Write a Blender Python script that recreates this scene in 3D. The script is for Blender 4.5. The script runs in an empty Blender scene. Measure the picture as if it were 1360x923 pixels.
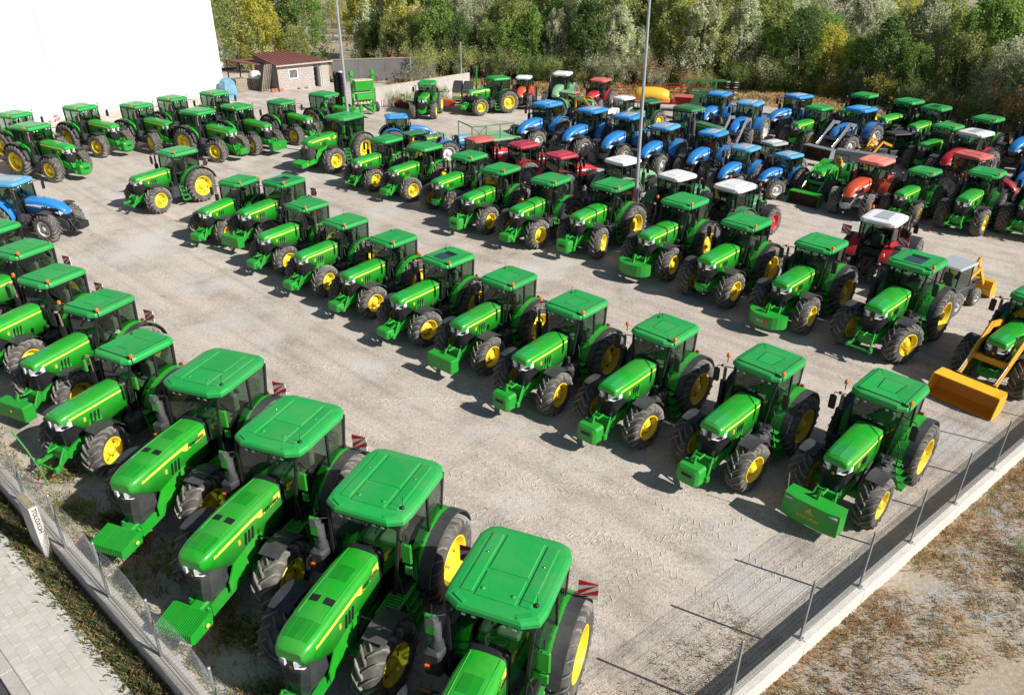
import bpy, math, random
from mathutils import Vector, Matrix
random.seed(7)
SC = bpy.context.scene
COL = SC.collection
R = math.radians
# ------------------------------------------------------------------ camera
cam_d = bpy.data.cameras.new('camera'); cam = bpy.data.objects.new('camera', cam_d); COL.objects.link(cam)
SC.camera = cam
cam_d.sensor_fit = 'HORIZONTAL'; cam_d.sensor_width = 36.0
cam_d.lens = 36.0 * 1020 / 1360
cam_d.clip_start = 0.1; cam_d.clip_end = 6000
cam.location = (0, 0, 14)
_p = R(28.3)
_fw = Vector((0, math.cos(_p), -math.sin(_p))); _rt = Vector((1, 0, 0)); _up = _rt.cross(_fw)
_rot = Matrix((_rt, _up, -_fw)).transposed().to_4x4()
cam.matrix_world = Matrix.Translation((0, 0, 14)) @ _rot @ Matrix.Rotation(R(0.6), 4, 'Z')
SC.render.resolution_x = 1024; SC.render.resolution_y = 694
# ------------------------------------------------------------------ light
SUN_AZ, SUN_EL = -27.5, 36.5
w = bpy.data.worlds.new('World'); SC.world = w; w.use_nodes = True
nt = w.node_tree; nt.nodes.clear()
sky = nt.nodes.new('ShaderNodeTexSky'); sky.sky_type = 'NISHITA'; sky.sun_disc = False
sky.sun_elevation = R(SUN_EL); sky.sun_rotation = R(90 - SUN_AZ)
sky.air_density = 1.0; sky.dust_density = 1.2
bg = nt.nodes.new('ShaderNodeBackground'); bg.inputs['Strength'].default_value = 0.05
wo = nt.nodes.new('ShaderNodeOutputWorld')
nt.links.new(sky.outputs[0], bg.inputs[0]); nt.links.new(bg.outputs[0], wo.inputs[0])
sd = bpy.data.lights.new('sun', 'SUN'); sd.energy = 5.0; sd.angle = R(0.53); sd.color = (1.0, 0.955, 0.88)
so = bpy.data.objects.new('sun', sd); COL.objects.link(so)
_s = Vector((math.cos(R(SUN_EL)) * math.cos(R(SUN_AZ)), math.cos(R(SUN_EL)) * math.sin(R(SUN_AZ)), math.sin(R(SUN_EL))))
so.rotation_euler = (-_s).to_track_quat('-Z', 'Y').to_euler(); so.location = (30, -20, 40)
SC.view_settings.view_transform = 'Standard'; SC.view_settings.look = 'None'
SC.view_settings.exposure = 0.36; SC.view_settings.gamma = 1
try:
    SC.render.engine = 'CYCLES'; SC.cycles.transparent_max_bounces = 24; SC.cycles.max_bounces = 8
except Exception: pass

# ------------------------------------------------------------------ materials
MATS = {}
def _mat(name):
    m = bpy.data.materials.new(name); m.use_nodes = True; MATS[name] = m
    return m, m.node_tree, m.node_tree.nodes['Principled BSDF']
def N(nt, t, **kw):
    n = nt.nodes.new(t)
    for k, v in kw.items():
        if k in n.inputs: n.inputs[k].default_value = v
        else: setattr(n, k, v)
    return n
def noise(nt, scale, detail=4, rough=.6, coord='Object'):
    if coord == 'World':
        g = N(nt, 'ShaderNodeNewGeometry'); o = g.outputs['Position']
    else:
        g = N(nt, 'ShaderNodeTexCoord'); o = g.outputs[coord]
    n = N(nt, 'ShaderNodeTexNoise'); n.inputs['Scale'].default_value = scale; n.inputs['Detail'].default_value = detail
    n.inputs['Roughness'].default_value = rough
    nt.links.new(o, n.inputs['Vector']); return n
def ramp(nt, src, stops):
    r = N(nt, 'ShaderNodeValToRGB'); e = r.color_ramp.elements
    while len(e) < len(stops): e.new(.5)
    for i, (p, c) in enumerate(stops):
        e[i].position = p; e[i].color = (*c, 1) if len(c) == 3 else c
    nt.links.new(src, r.inputs[0]); return r
def mixc(nt, fac, a, b, mode='MIX'):
    n = N(nt, 'ShaderNodeMix', data_type='RGBA', blend_type=mode)
    for sock, v in ((0, fac), (6, a), (7, b)):
        if hasattr(v, 'links') or hasattr(v, 'is_linked'): nt.links.new(v, n.inputs[sock])
        elif isinstance(v, (int, float)): n.inputs[sock].default_value = v
        else: n.inputs[sock].default_value = (*v, 1)
    return n.outputs[2]
def bump(nt, bs, src, strength=.3, dist=.01):
    b = N(nt, 'ShaderNodeBump'); b.inputs['Strength'].default_value = strength; b.inputs['Distance'].default_value = dist
    nt.links.new(src, b.inputs['Height']); nt.links.new(b.outputs[0], bs.inputs['Normal'])
def paint(name, col, rough=.32, coat=.35, dust=.18, vary=.06):
    m, nt, bs = _mat(name)
    n1 = noise(nt, 1.3, 5, .65, 'World'); f = ramp(nt, n1.outputs[0], [(.42, (0, 0, 0)), (.78, (dust,) * 3)])
    oi = N(nt, 'ShaderNodeObjectInfo')
    mr = N(nt, 'ShaderNodeMapRange'); mr.inputs[3].default_value = 1 - vary; mr.inputs[4].default_value = 1 + vary
    nt.links.new(oi.outputs['Random'], mr.inputs[0])
    hs = N(nt, 'ShaderNodeHueSaturation'); hs.inputs['Color'].default_value = (*col, 1); nt.links.new(mr.outputs[0], hs.inputs['Value'])
    c = mixc(nt, f.outputs[0], hs.outputs[0], (.30, .27, .22))
    nt.links.new(c, bs.inputs['Base Color'])
    n2 = noise(nt, 6, 3, .6, 'World'); rr = ramp(nt, n2.outputs[0], [(.3, (rough,) * 3), (.8, (min(1, rough + .22),) * 3)])
    nt.links.new(rr.outputs[0], bs.inputs['Roughness'])
    bs.inputs['Coat Weight'].default_value = coat; bs.inputs['Coat Roughness'].default_value = .12
    return m
def plain(name, col, rough=.6, metal=0, spread=.25, scale=3, bmp=0, coord='World'):
    m, nt, bs = _mat(name)
    n = noise(nt, scale, 5, .6, coord)
    lo = tuple(c * (1 - spread) for c in col); hi = tuple(min(1, c * (1 + spread)) for c in col)
    r = ramp(nt, n.outputs[0], [(.3, lo), (.7, hi)])
    nt.links.new(r.outputs[0], bs.inputs['Base Color'])
    bs.inputs['Roughness'].default_value = rough; bs.inputs['Metallic'].default_value = metal
    if bmp: bump(nt, bs, noise(nt, scale * 6, 5, .65, coord).outputs[0], bmp, .02)
    return m
paint('green_body', (.012, .345, .016), .38, .3, .22, .10); paint('green_roof', (.014, .345, .066), .42, .15, .18, .10); plain('stack_grey', (.10, .105, .11), .5, .2); paint('bucket_yellow', (.88, .48, .02), .45, .2, .2); plain('mesh_grey', (.10, .11, .12), .5)
paint('green_old', (.03, .20, .07), .5, .1, .4); paint('green_pale', (.20, .42, .22), .5, .1, .3)
paint('green_frame', (.010, .31, .022), .4, .2, .12)
paint('green_dark', (.012, .10, .035), .5, .1, .25)
paint('blue_body', (.020, .235, .66)); paint('blue_roof', (.03, .27, .68), .45, .1, .12)
paint('blue_pale', (.09, .36, .66), .5, .1, .25); paint('blue_dark', (.01, .06, .30), .4, .2, .1)
paint('red_body', (.55, .012, .022)); paint('red_roof', (.42, .03, .06), .5, .1, .15)
paint('red_dark', (.30, .012, .02)); paint('red_faded', (.55, .12, .10), .6, 0, .15)
paint('orange_body', (.72, .085, .03)); paint('orange_faded', (.72, .22, .17), .6, 0, .1)
paint('white_roof', (.74, .75, .76), .45, .1, .1, .03); paint('grey_roof', (.36, .39, .42), .5, .1, .1)
paint('yellow_loader', (.78, .40, .02), .42, .2, .2); paint('loader_orange', (.78, .33, .012), .42, .2, .15)
paint('yellow_rim', (.84, .63, .02), .4, .2, .2); paint('white_rim', (.66, .66, .64), .45, .1, .3)
paint('grey_rim', (.36, .36, .37), .45, .1, .2); paint('red_rim', (.55, .02, .05), .4, .2, .2)
paint('stripe_yellow', (.80, .72, .10), .4, .2, .08); paint('cream_panel', (.70, .66, .40), .5, .1, .2)
paint('stripe_white', (.7, .74, .78), .4, .1, .05)
paint('charcoal', (.035, .038, .044), .5, .1, .2); paint('grey_loader', (.20, .22, .24), .45, .15, .2)
paint('silver', (.5, .5, .5), .35, .2, .1)
plain('black_plastic', (.014, .015, .017), .5); plain('black_iron', (.02, .021, .023), .6, 0, .5, 8)
plain('seam', (.006, .012, .008), .7); plain('interior_grey', (.10, .105, .10), .8); plain('seat_beige', (.36, .37, .31), .85)
plain('seat_yellow', (.62, .42, .02), .6); plain('galvanised', (.36, .38, .40), .45, .55, .2, 9)
plain('pole_grey', (.40, .43, .46), .45, .2, .12, 2); plain('chrome', (.6, .6, .6), .2, 1, .1)
plain('rust', (.11, .06, .035), .85, 0, .5, 5, .2); plain('rusty_pipe', (.20, .15, .12), .8, 0, .4, 9)
plain('white_plate', (.75, .75, .75), .5, 0, .05); plain('red_plate', (.65, .02, .03), .5, 0, .08)
plain('letter_black', (.01, .012, .01), .6); plain('letter_yellow', (.55, .42, .06), .6, 0, .1); plain('letter_white', (.6, .6, .6), .6, 0, .1)
plain('letter_ink', (.03, .035, .05), .7); plain('iron_red', (.38, .05, .03), .6, 0, .3, 4)
plain('rubber_lens', (.4, .02, .01), .4)
def tyre_mat():
    m, nt, bs = _mat('tyre')
    n = noise(nt, 3.2, 6, .65, 'World'); r = ramp(nt, n.outputs[0], [(.34, (.040, .038, .036)), (.52, (.10, .094, .086)), (.74, (.20, .185, .165))])
    nt.links.new(r.outputs[0], bs.inputs['Base Color']); bs.inputs['Roughness'].default_value = .82
    bump(nt, bs, noise(nt, 30, 3, .6, 'Object').outputs[0], .15, .01)
tyre_mat()
plain('tyre_lug', (.20, .188, .165), .85, 0, .55, 2.6)
def glass():
    m, nt, bs = _mat('cab_glass')
    tr = N(nt, 'ShaderNodeBsdfTransparent'); tr.inputs[0].default_value = (.62, .71, .65, 1)
    gl = N(nt, 'ShaderNodeBsdfGlossy'); gl.inputs['Roughness'].default_value = .03; gl.inputs[0].default_value = (.9, .95, .95, 1)
    lw0 = N(nt, 'ShaderNodeLayerWeight'); lw0.inputs['Blend'].default_value = .5; lw = N(nt, 'ShaderNodeMath', operation='POWER'); lw.inputs[1].default_value = 4.0; nt.links.new(lw0.outputs['Facing'], lw.inputs[0])
    ad = N(nt, 'ShaderNodeMath', operation='MULTIPLY_ADD'); ad.inputs[1].default_value = .7; ad.inputs[2].default_value = .035
    nt.links.new(lw.outputs[0], ad.inputs[0])
    mx = N(nt, 'ShaderNodeMixShader'); nt.links.new(ad.outputs[0], mx.inputs[0]); nt.links.new(tr.outputs[0], mx.inputs[1]); nt.links.new(gl.outputs[0], mx.inputs[2])
    nt.links.new(mx.outputs[0], nt.nodes['Material Output'].inputs[0]); nt.nodes.remove(bs)
glass()
m, nt, bs = _mat('hatch_glass'); bs.inputs['Base Color'].default_value = (.03, .07, .08, 1); bs.inputs['Roughness'].default_value = .08
m, nt, bs = _mat('lamp_glass'); bs.inputs['Base Color'].default_value = (.72, .75, .78, 1); bs.inputs['Roughness'].default_value = .12; bs.inputs['Coat Weight'].default_value = .6
m, nt, bs = _mat('beacon_orange'); bs.inputs['Base Color'].default_value = (.80, .16, .015, 1); bs.inputs['Roughness'].default_value = .15; bs.inputs['Coat Weight'].default_value = .6

def gravel():
    m, nt, bs = _mat('gravel')
    big = noise(nt, .07, 4, .6, 'World'); mid = noise(nt, .55, 6, .7, 'World'); fine = noise(nt, 9, 5, .8, 'World'); peb = N(nt, 'ShaderNodeTexVoronoi')
    g = N(nt, 'ShaderNodeNewGeometry'); nt.links.new(g.outputs['Position'], peb.inputs['Vector']); peb.inputs['Scale'].default_value = 26
    c1 = ramp(nt, big.outputs[0], [(.35, (.435, .385, .335)), (.65, (.50, .455, .41))])
    c2 = ramp(nt, mid.outputs[0], [(.30, (.72, .70, .69)), (.5, (1, 1, 1)), (.72, (1.14, 1.12, 1.08))])
    a = mixc(nt, 1.0, c1.outputs[0], c2.outputs[0], 'MULTIPLY')
    c3 = ramp(nt, fine.outputs[0], [(.30, (.48, .46, .44)), (.46, (1, 1, 1)), (.66, (1.24, 1.23, 1.21))])
    a = mixc(nt, 1.0, a, c3.outputs[0], 'MULTIPLY')
    c4 = ramp(nt, peb.outputs['Color'], [(.0, (.80, .79, .78)), (1, (1.16, 1.16, 1.16))])
    a = mixc(nt, .7, a, c4.outputs[0], 'MULTIPLY')
    # faint wheel tracks along the aisle
    g3 = N(nt, 'ShaderNodeNewGeometry'); mr_ = N(nt, 'ShaderNodeMapping'); mr_.inputs['Rotation'].default_value = (0, 0, R(43)); mp = N(nt, 'ShaderNodeMapping'); mp.inputs['Scale'].default_value = (.06, 1.7, 1)
    nt.links.new(g3.outputs['Position'], mr_.inputs['Vector']); nt.links.new(mr_.outputs[0], mp.inputs['Vector']); tn = N(nt, 'ShaderNodeTexNoise'); tn.inputs['Scale'].default_value = 1.0; tn.inputs['Detail'].default_value = 5; tn.inputs['Distortion'].default_value = .5
    nt.links.new(mp.outputs[0], tn.inputs['Vector']); tk = ramp(nt, tn.outputs[0], [(.34, (.84, .83, .82)), (.5, (1, 1, 1)), (.68, (1.10, 1.09, 1.08))])
    a = mixc(nt, .9, a, tk.outputs[0], 'MULTIPLY')
    # dark wheel scuffs and oil stains with a shape of their own
    st = noise(nt, .9, 3, .5, 'World'); st.inputs['Distortion'].default_value = 1.4
    s = ramp(nt, st.outputs[0], [(.67, (0, 0, 0)), (.76, (.55, .55, .55))])
    a = mixc(nt, s.outputs[0], a, (.20, .17, .14))
    dr = noise(nt, .23, 4, .6, 'World'); d = ramp(nt, dr.outputs[0], [(.54, (0, 0, 0)), (.66, (.6,) * 3)])
    a = mixc(nt, d.outputs[0], a, (.56, .55, .54))
    nt.links.new(a, bs.inputs['Base Color']); bs.inputs['Roughness'].default_value = .95
    add = N(nt, 'ShaderNodeMath', operation='ADD'); nt.links.new(fine.outputs[0], add.inputs[0]); nt.links.new(mid.outputs[0], add.inputs[1])
    add2 = N(nt, 'ShaderNodeMath', operation='ADD'); nt.links.new(add.outputs[0], add2.inputs[0]); nt.links.new(peb.outputs['Distance'], add2.inputs[1])
    bump(nt, bs, add2.outputs[0], .45, .02)
gravel()
def soil(name, cols, sc, b=.5):
    m, nt, bs = _mat(name)
    a = noise(nt, sc, 8, .7, 'World'); r = ramp(nt, a.outputs[0], cols)
    f = noise(nt, sc * 25, 5, .75, 'World'); r2 = ramp(nt, f.outputs[0], [(.3, (.65,) * 3), (.7, (1.25,) * 3)])
    nt.links.new(mixc(nt, .8, r.outputs[0], r2.outputs[0], 'MULTIPLY'), bs.inputs['Base Color']); bs.inputs['Roughness'].default_value = .97
    bump(nt, bs, f.outputs[0], b, .06)
soil('dry_soil', [(.32, (.20, .16, .10)), (.5, (.33, .27, .19)), (.7, (.42, .36, .28))], .12)
soil('field_soil', [(.30, (.26, .20, .13)), (.46, (.42, .35, .26)), (.6, (.38, .36, .33)), (.8, (.42, .41, .39))], .42)
soil('verge_soil', [(.3, (.26, .20, .12)), (.7, (.42, .34, .22))], .3)
soil('path_soil', [(.3, (.42, .38, .32)), (.7, (.52, .48, .42))], .3)
soil('weed_soil', [(.3, (.12, .10, .06)), (.7, (.25, .20, .13))], .8)
soil('concrete', [(.3, (.42, .39, .35)), (.7, (.52, .49, .45))], .9, .2)
soil('concrete_white', [(.3, (.58, .55, .50)), (.7, (.70, .67, .62))], 1.1, .2)
soil('concrete_grey', [(.3, (.13, .13, .13)), (.7, (.19, .185, .18))], .6, .2)
soil('blockwork', [(.3, (.42, .38, .35)), (.7, (.50, .455, .42))], 1.5, .2)
soil('render_grey', [(.3, (.22, .21, .20)), (.7, (.28, .265, .25))], 1.0, .2)
soil('roof_brown', [(.3, (.17, .062, .052)), (.7, (.23, .088, .075))], .7, .1)
soil('timber', [(.3, (.26, .22, .17)), (.7, (.42, .37, .30))], 2, .2)
soil('asphalt', [(.3, (.05, .05, .052)), (.7, (.075, .075, .076))], .7, .3)
def paver_mat():
    m, nt, bs = _mat('paver')
    oi = N(nt, 'ShaderNodeObjectInfo'); n = noise(nt, 1.2, 6, .65, 'World')
    r = ramp(nt, n.outputs[0], [(.3, (.47, .445, .40)), (.7, (.58, .555, .51))])
    mr = N(nt, 'ShaderNodeMapRange'); mr.inputs[3].default_value = .93; mr.inputs[4].default_value = 1.06; nt.links.new(oi.outputs['Random'], mr.inputs[0])
    hs = N(nt, 'ShaderNodeHueSaturation'); nt.links.new(r.outputs[0], hs.inputs['Color']); nt.links.new(mr.outputs[0], hs.inputs['Value'])
    f = noise(nt, 40, 4, .7, 'World'); r2 = ramp(nt, f.outputs[0], [(.3, (.85,) * 3), (.7, (1.1,) * 3)])
    nt.links.new(mixc(nt, .7, hs.outputs[0], r2.outputs[0], 'MULTIPLY'), bs.inputs['Base Color']); bs.inputs['Roughness'].default_value = .9
    bump(nt, bs, f.outputs[0], .2, .01)
paver_mat()
m, nt, bs = _mat('wall_panel')
n_ = noise(nt, .5, 4, .6, 'World'); r_ = ramp(nt, n_.outputs[0], [(.3, (.84, .845, .84)), (.7, (.88, .88, .875))]); nt.links.new(r_.outputs[0], bs.inputs['Base Color']); bs.inputs['Roughness'].default_value = .5
plain('dark_gap', (.22, .22, .22), .9); plain('white_frame', (.72, .72, .70), .5, 0, .05); plain('van_white', (.72, .73, .75), .3, 0, .04)
plain('tarp_blue', (.15, .33, .46), .6, 0, .25, 2); plain('window_dark', (.02, .025, .03), .15)
plain('brick_red', (.45, .18, .12), .9, 0, .3, 8); plain('green_strap', (.10, .42, .10), .6)
def leafmat(name, a, b, c):
    m, nt, bs = _mat(name)
    n = noise(nt, .55, 4, .6, 'World'); n2 = noise(nt, 5, 2, .6, 'World')
    r = ramp(nt, n.outputs[0], [(.30, a), (.5, b), (.72, c)])
    r2 = ramp(nt, n2.outputs[0], [(.3, (1.65, 1.62, 1.5)), (.7, (2.8, 2.65, 2.35))])
    oi = N(nt, 'ShaderNodeObjectInfo'); mr = N(nt, 'ShaderNodeMapRange'); mr.inputs[3].default_value = .8; mr.inputs[4].default_value = 1.25; nt.links.new(oi.outputs['Random'], mr.inputs[0])
    col = mixc(nt, 1, r.outputs[0], r2.outputs[0], 'MULTIPLY')
    hs = N(nt, 'ShaderNodeHueSaturation'); nt.links.new(col, hs.inputs['Color']); nt.links.new(mr.outputs[0], hs.inputs['Value'])
    nt.links.new(hs.outputs[0], bs.inputs['Base Color']); bs.inputs['Roughness'].default_value = .7
    tl = N(nt, 'ShaderNodeBsdfTranslucent'); nt.links.new(hs.outputs[0], tl.inputs[0])
    mx = N(nt, 'ShaderNodeMixShader'); mx.inputs[0].default_value = .48
    nt.links.new(bs.outputs[0], mx.inputs[1]); nt.links.new(tl.outputs[0], mx.inputs[2]); nt.links.new(mx.outputs[0], nt.nodes['Material Output'].inputs[0])
leafmat('leaf_green', (.06, .11, .025), (.11, .18, .045), (.19, .26, .07))
leafmat('leaf_olive', (.09, .12, .045), (.16, .19, .07), (.26, .27, .11))
leafmat('leaf_silver', (.15, .18, .12), (.25, .28, .20), (.38, .39, .32))
leafmat('leaf_yellow', (.15, .18, .03), (.27, .27, .05), (.36, .31, .07))
leafmat('leaf_dark', (.035, .07, .02), (.06, .11, .03), (.11, .16, .05))
leafmat('grass_dry', (.165, .108, .054), (.25, .17, .092), (.32, .25, .155))
plain('paver_bed', (.47, .445, .40), .95)
paint('tank_yellow', (.88, .50, .02), .5, .1, .15)
leafmat('weed_green', (.028, .04, .018), (.048, .06, .026), (.09, .092, .044))
leafmat('grass_green', (.045, .057, .024), (.085, .095, .04), (.15, .15, .08))
leafmat('reed_green', (.06, .11, .03), (.12, .18, .06), (.20, .26, .10))
plain('bark', (.20, .17, .14), .9, 0, .35, 6, .3); plain('bark_pale', (.42, .39, .35), .9, 0, .3, 4, .2)

# ------------------------------------------------------------------ mesh builder
class MB:
    def __init__(s): s.v = []; s.f = []; s.m = []; s.sm = []; s.cache = {}
    def add(s, vs, fs, mat, smooth=False):
        b = len(s.v); s.v += [tuple(p) for p in vs]
        for f in fs: s.f.append(tuple(i + b for i in f)); s.m.append(mat); s.sm.append(smooth)
        return s
    def loft(s, rings, mat, caps=(True, True), smooth=False, closed=True):
        n = len(rings[0]); vs = [p for r in rings for p in r]; fs = []
        for i in range(len(rings) - 1):
            for j in range(n if closed else n - 1):
                k = (j + 1) % n
                fs.append((i * n + j, i * n + k, (i + 1) * n + k, (i + 1) * n + j))
        s.add(vs, fs, mat, smooth)
        if caps[0]: s.add(rings[0], [tuple(reversed(range(n)))], mat)
        if caps[1]: s.add(rings[-1], [tuple(range(n))], mat)
        return s
    def box(s, x0, x1, y0, y1, z0, z1, mat, b=0.0, top=0.0):
        """box with cut corners (b) and a top pulled in by (top)"""
        if x1 < x0: x0, x1 = x1, x0
        if y1 < y0: y0, y1 = y1, y0
        if b <= 0:
            vs = [(x0, y0, z0), (x1, y0, z0), (x1, y1, z0), (x0, y1, z0), (x0 + top, y0 + top, z1), (x1 - top, y0 + top, z1), (x1 - top, y1 - top, z1), (x0 + top, y1 - top, z1)]
            return s.add(vs, [(3, 2, 1, 0), (4, 5, 6, 7), (0, 1, 5, 4), (1, 2, 6, 5), (2, 3, 7, 6), (3, 0, 4, 7)], mat)
        def oc(z, i, c):
            a0, a1, b0, b1 = x0 + i, x1 - i, y0 + i, y1 - i
            return [(a0 + c, b0, z), (a1 - c, b0, z), (a1, b0 + c, z), (a1, b1 - c, z), (a1 - c, b1, z), (a0 + c, b1, z), (a0, b1 - c, z), (a0, b0 + c, z)]
        return s.loft([oc(z0, b, b), oc(z0 + b, 0, b), oc(z1 - b, top, b), oc(z1, b + top, b)], mat)
    def tube(s, pts, rad, mat, n=8, smooth=True, caps=(True, True)):
        pts = [Vector(p) for p in pts]; rings = []
        rr = rad if isinstance(rad, (list, tuple)) else [rad] * len(pts)
        for i, p in enumerate(pts):
            d = (pts[min(i + 1, len(pts) - 1)] - pts[max(i - 1, 0)]).normalized()
            a = Vector((0, 0, 1)) if abs(d.z) < .95 else Vector((1, 0, 0))
            u = d.cross(a).normalized(); v = d.cross(u).normalized()
            rings.append([tuple(p + (u * math.cos(t) + v * math.sin(t)) * rr[i]) for t in [2 * math.pi * (k + .5) / n for k in range(n)]])
        return s.loft(rings, mat, caps, smooth)
    def bar(s, p, q, w, h, mat):
        """rectangular beam from p to q, w wide sideways, h deep"""
        p, q = Vector(p), Vector(q); d = (q - p).normalized()
        a = Vector((0, 0, 1)) if abs(d.z) < .97 else Vector((1, 0, 0))
        u = d.cross(a).normalized() * w / 2; v = d.cross(u.normalized()).normalized() * h / 2
        return s.loft([[tuple(c + u * i + v * j) for i, j in ((-1, -1), (1, -1), (1, 1), (-1, 1))] for c in (p, q)], mat)
    def lathe(s, prof, mat, n=32, c=(0, 0, 0), axis='y', smooth=True, caps=(False, False), a0=0, a1=2 * math.pi):
        rings = []; full = abs(a1 - a0 - 2 * math.pi) < 1e-6
        for r, y in prof:
            ring = []
            for k in range(n if full else n + 1):
                t = a0 + (a1 - a0) * k / n
                if axis == 'y': ring.append((c[0] + r * math.cos(t), c[1] + y, c[2] + r * math.sin(t)))
                elif axis == 'z': ring.append((c[0] + r * math.cos(t), c[1] + r * math.sin(t), c[2] + y))
                else: ring.append((c[0] + y, c[1] + r * math.cos(t), c[2] + r * math.sin(t)))
            rings.append(ring)
        return s.loft(rings, mat, caps, smooth, full)
    def pane(s, q, mat, t=.012):
        a = [Vector(p) for p in q]; nrm = (a[1] - a[0]).cross(a[-1] - a[0]).normalized() * t
        return s.loft([[tuple(p) for p in a], [tuple(p + nrm) for p in a]], mat)
    def arc(s, cx, cz, r, a0, a1, y0, y1, mat, t=.03, n=12, r1=None):
        rings = []
        for k in range(n + 1):
            u = k / n; g = R(a0 + (a1 - a0) * u); rr = r + ((r1 - r) * u if r1 else 0); c, d = math.cos(g), math.sin(g)
            rings.append([(cx + rr * c, y0, cz + rr * d), (cx + rr * c, y1, cz + rr * d), (cx + (rr - t) * c, y1, cz + (rr - t) * d), (cx + (rr - t) * c, y0, cz + (rr - t) * d)])
        return s.loft(rings, mat)
    def mesh(s, name, scheme=None):
        scheme = scheme or {}
        use = sorted(set(s.m)); key = tuple(scheme.get(u, u) for u in use)
        if key in s.cache: return s.cache[key]
        me = bpy.data.meshes.new(name); me.from_pydata(s.v, [], s.f)
        for k in key: me.materials.append(MATS[k])
        ix = {u: i for i, u in enumerate(use)}
        me.polygons.foreach_set('material_index', [ix[q] for q in s.m]); me.polygons.foreach_set('use_smooth', s.sm)
        me.update(); s.cache[key] = me; return me
def obj(name, mb, parent=None, loc=(0, 0, 0), rz=0, scheme=None, me=None):
    o = bpy.data.objects.new(name, me or mb.mesh(name, scheme)); COL.objects.link(o)
    o.location = loc; o.rotation_euler = (0, 0, rz)
    if parent: o.parent = parent
    return o
def thing(name, label, cat, loc=(0, 0, 0), rz=0, group=None, scale=1.0):
    o = bpy.data.objects.new(name, None); COL.objects.link(o); o.empty_display_size = .3
    o.location = loc; o.rotation_euler = (0, 0, rz); o.scale = (scale,) * 3
    o['label'] = label; o['category'] = cat
    if group: o['group'] = group
    return o
def tag(o, label, cat, group=None):
    o['label'] = label; o['category'] = cat
    if group: o['group'] = group
    return o
def struct(o): o['kind'] = 'structure'; return o
def stuff(o, label=None):
    o['kind'] = 'stuff'
    if label: o['label'] = label
    return o
def textmesh(body, size, mat, depth=.004, bold=.0):
    c = bpy.data.curves.new('lettering', 'FONT'); c.body = body; c.size = size; c.extrude = depth; c.align_x = 'CENTER'; c.align_y = 'CENTER'; c.offset = bold
    c.resolution_u = 2
    t = bpy.data.objects.new('lettering', c); COL.objects.link(t)
    dg = bpy.context.evaluated_depsgraph_get(); me = bpy.data.meshes.new_from_object(t.evaluated_get(dg))
    bpy.data.objects.remove(t); bpy.data.curves.remove(c)
    me.materials.clear(); me.materials.append(MATS[mat]); return me
def text_obj(me, parent, origin, xdir, nrm, name='lettering'):
    """lay flat text with its reading direction along xdir and facing nrm"""
    x = Vector(xdir).normalized(); n = Vector(nrm).normalized(); y = n.cross(x).normalized(); x = y.cross(n)
    o = bpy.data.objects.new(name, me); COL.objects.link(o); o.parent = parent
    o.matrix_local = Matrix.Translation(origin) @ Matrix((x, y, n)).transposed().to_4x4(); return o
# ------------------------------------------------------------------ wheels
def tyre_mb(Rr, W, n, rim):
    b = MB(); h = W / 2
    prof = [(rim, -h * .80), (rim + .05, -h * .97), (rim + (Rr - rim) * .5, -h * 1.02), (Rr - .10, -h * .95), (Rr - .055, -h * .62), (Rr - .045, 0),
            (Rr - .055, h * .62), (Rr - .10, h * .95), (rim + (Rr - rim) * .5, h * 1.02), (rim + .05, h * .97), (rim, h * .80)]
    b.lathe(prof, 'tyre', 44)
    def surf(y):   # carcass radius at |y|
        u = abs(y) / h
        return Rr - .045 - (.012 * u if u < .62 else .012 + .05 * ((u - .62) / .33) ** 1.5)
    for sd in (-1, 1):
        for k in range(n):
            g0 = 2 * math.pi * (k + (.5 if sd > 0 else 0)) / n; rings = []
            for t, dg, hh, wd in ((-.04, 0, .045, .030), (.35, .13, .048, .030), (.75, .25, .052, .034), (1.0, .31, .055, .038)):
                y = sd * h * t; g = g0 + dg * (.95 / Rr); r0 = surf(y) - .02; r1 = r0 + hh + .035; w_ = wd / Rr
                rings.append([(r * math.cos(q), y, r * math.sin(q)) for r, q in ((r0, g - w_), (r0, g + w_), (r1, g + w_ * .7), (r1, g - w_ * .7))])
            g = g0 + .33 * (.95 / Rr); w_ = .04 / Rr; rr = Rr - .19
            rings.append([(rr * math.cos(q), sd * h * (1.0 + e), rr * math.sin(q)) for e, q in ((-.06, g - w_), (-.06, g + w_), (.05, g + w_ * .7), (.05, g - w_ * .7))])
            b.loft(rings, 'tyre_lug')
    return b
def rim_mb(r, W, dish, hub, holes=8):
    b = MB(); h = W / 2
    b.lathe([(r - .015, -h * .9), (r + .012, -h * .82), (r - .06, -h * .3), (r - .07, h * .3), (r - .02, h * .78), (r + .014, h * .86), (r + .014, h * .93), (r - .012, h * .95),
             (r - .03, h * .86), (r - .085, h * .45), (r - .10, h * .1), (r * .62, dish), (r * .50, dish + .05), (hub, dish + .06)], '@rim', 32)
    b.lathe([(hub, dish + .05), (hub, dish + .13), (hub * .72, dish + .17), (0.001, dish + .175)], '@rim', 20)
    for k in range(holes):
        t = 2 * math.pi * k / holes
        b.lathe([(.018, 0), (.018, .03), (.001, .03)], '@hub', 6, (hub * 1.22 * math.cos(t), dish + .055, hub * 1.22 * math.sin(t)))
        t += math.pi / holes
        x, z = (r * .78) * math.cos(t), (r * .78) * math.sin(t)
        b.lathe([(.05, 0), (.05, .012), (.001, .012)], '@rimhole', 8, (x, dish * .6 + h * .05 + .015, z))
    return b
WHEELS = {}
def wheel(Rr, W, rimr, n, dish):
    k = (Rr, W, rimr, n, dish)
    if k not in WHEELS: WHEELS[k] = (tyre_mb(Rr, W, n, rimr), rim_mb(rimr, W, dish, rimr * .34))
    return WHEELS[k]
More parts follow.
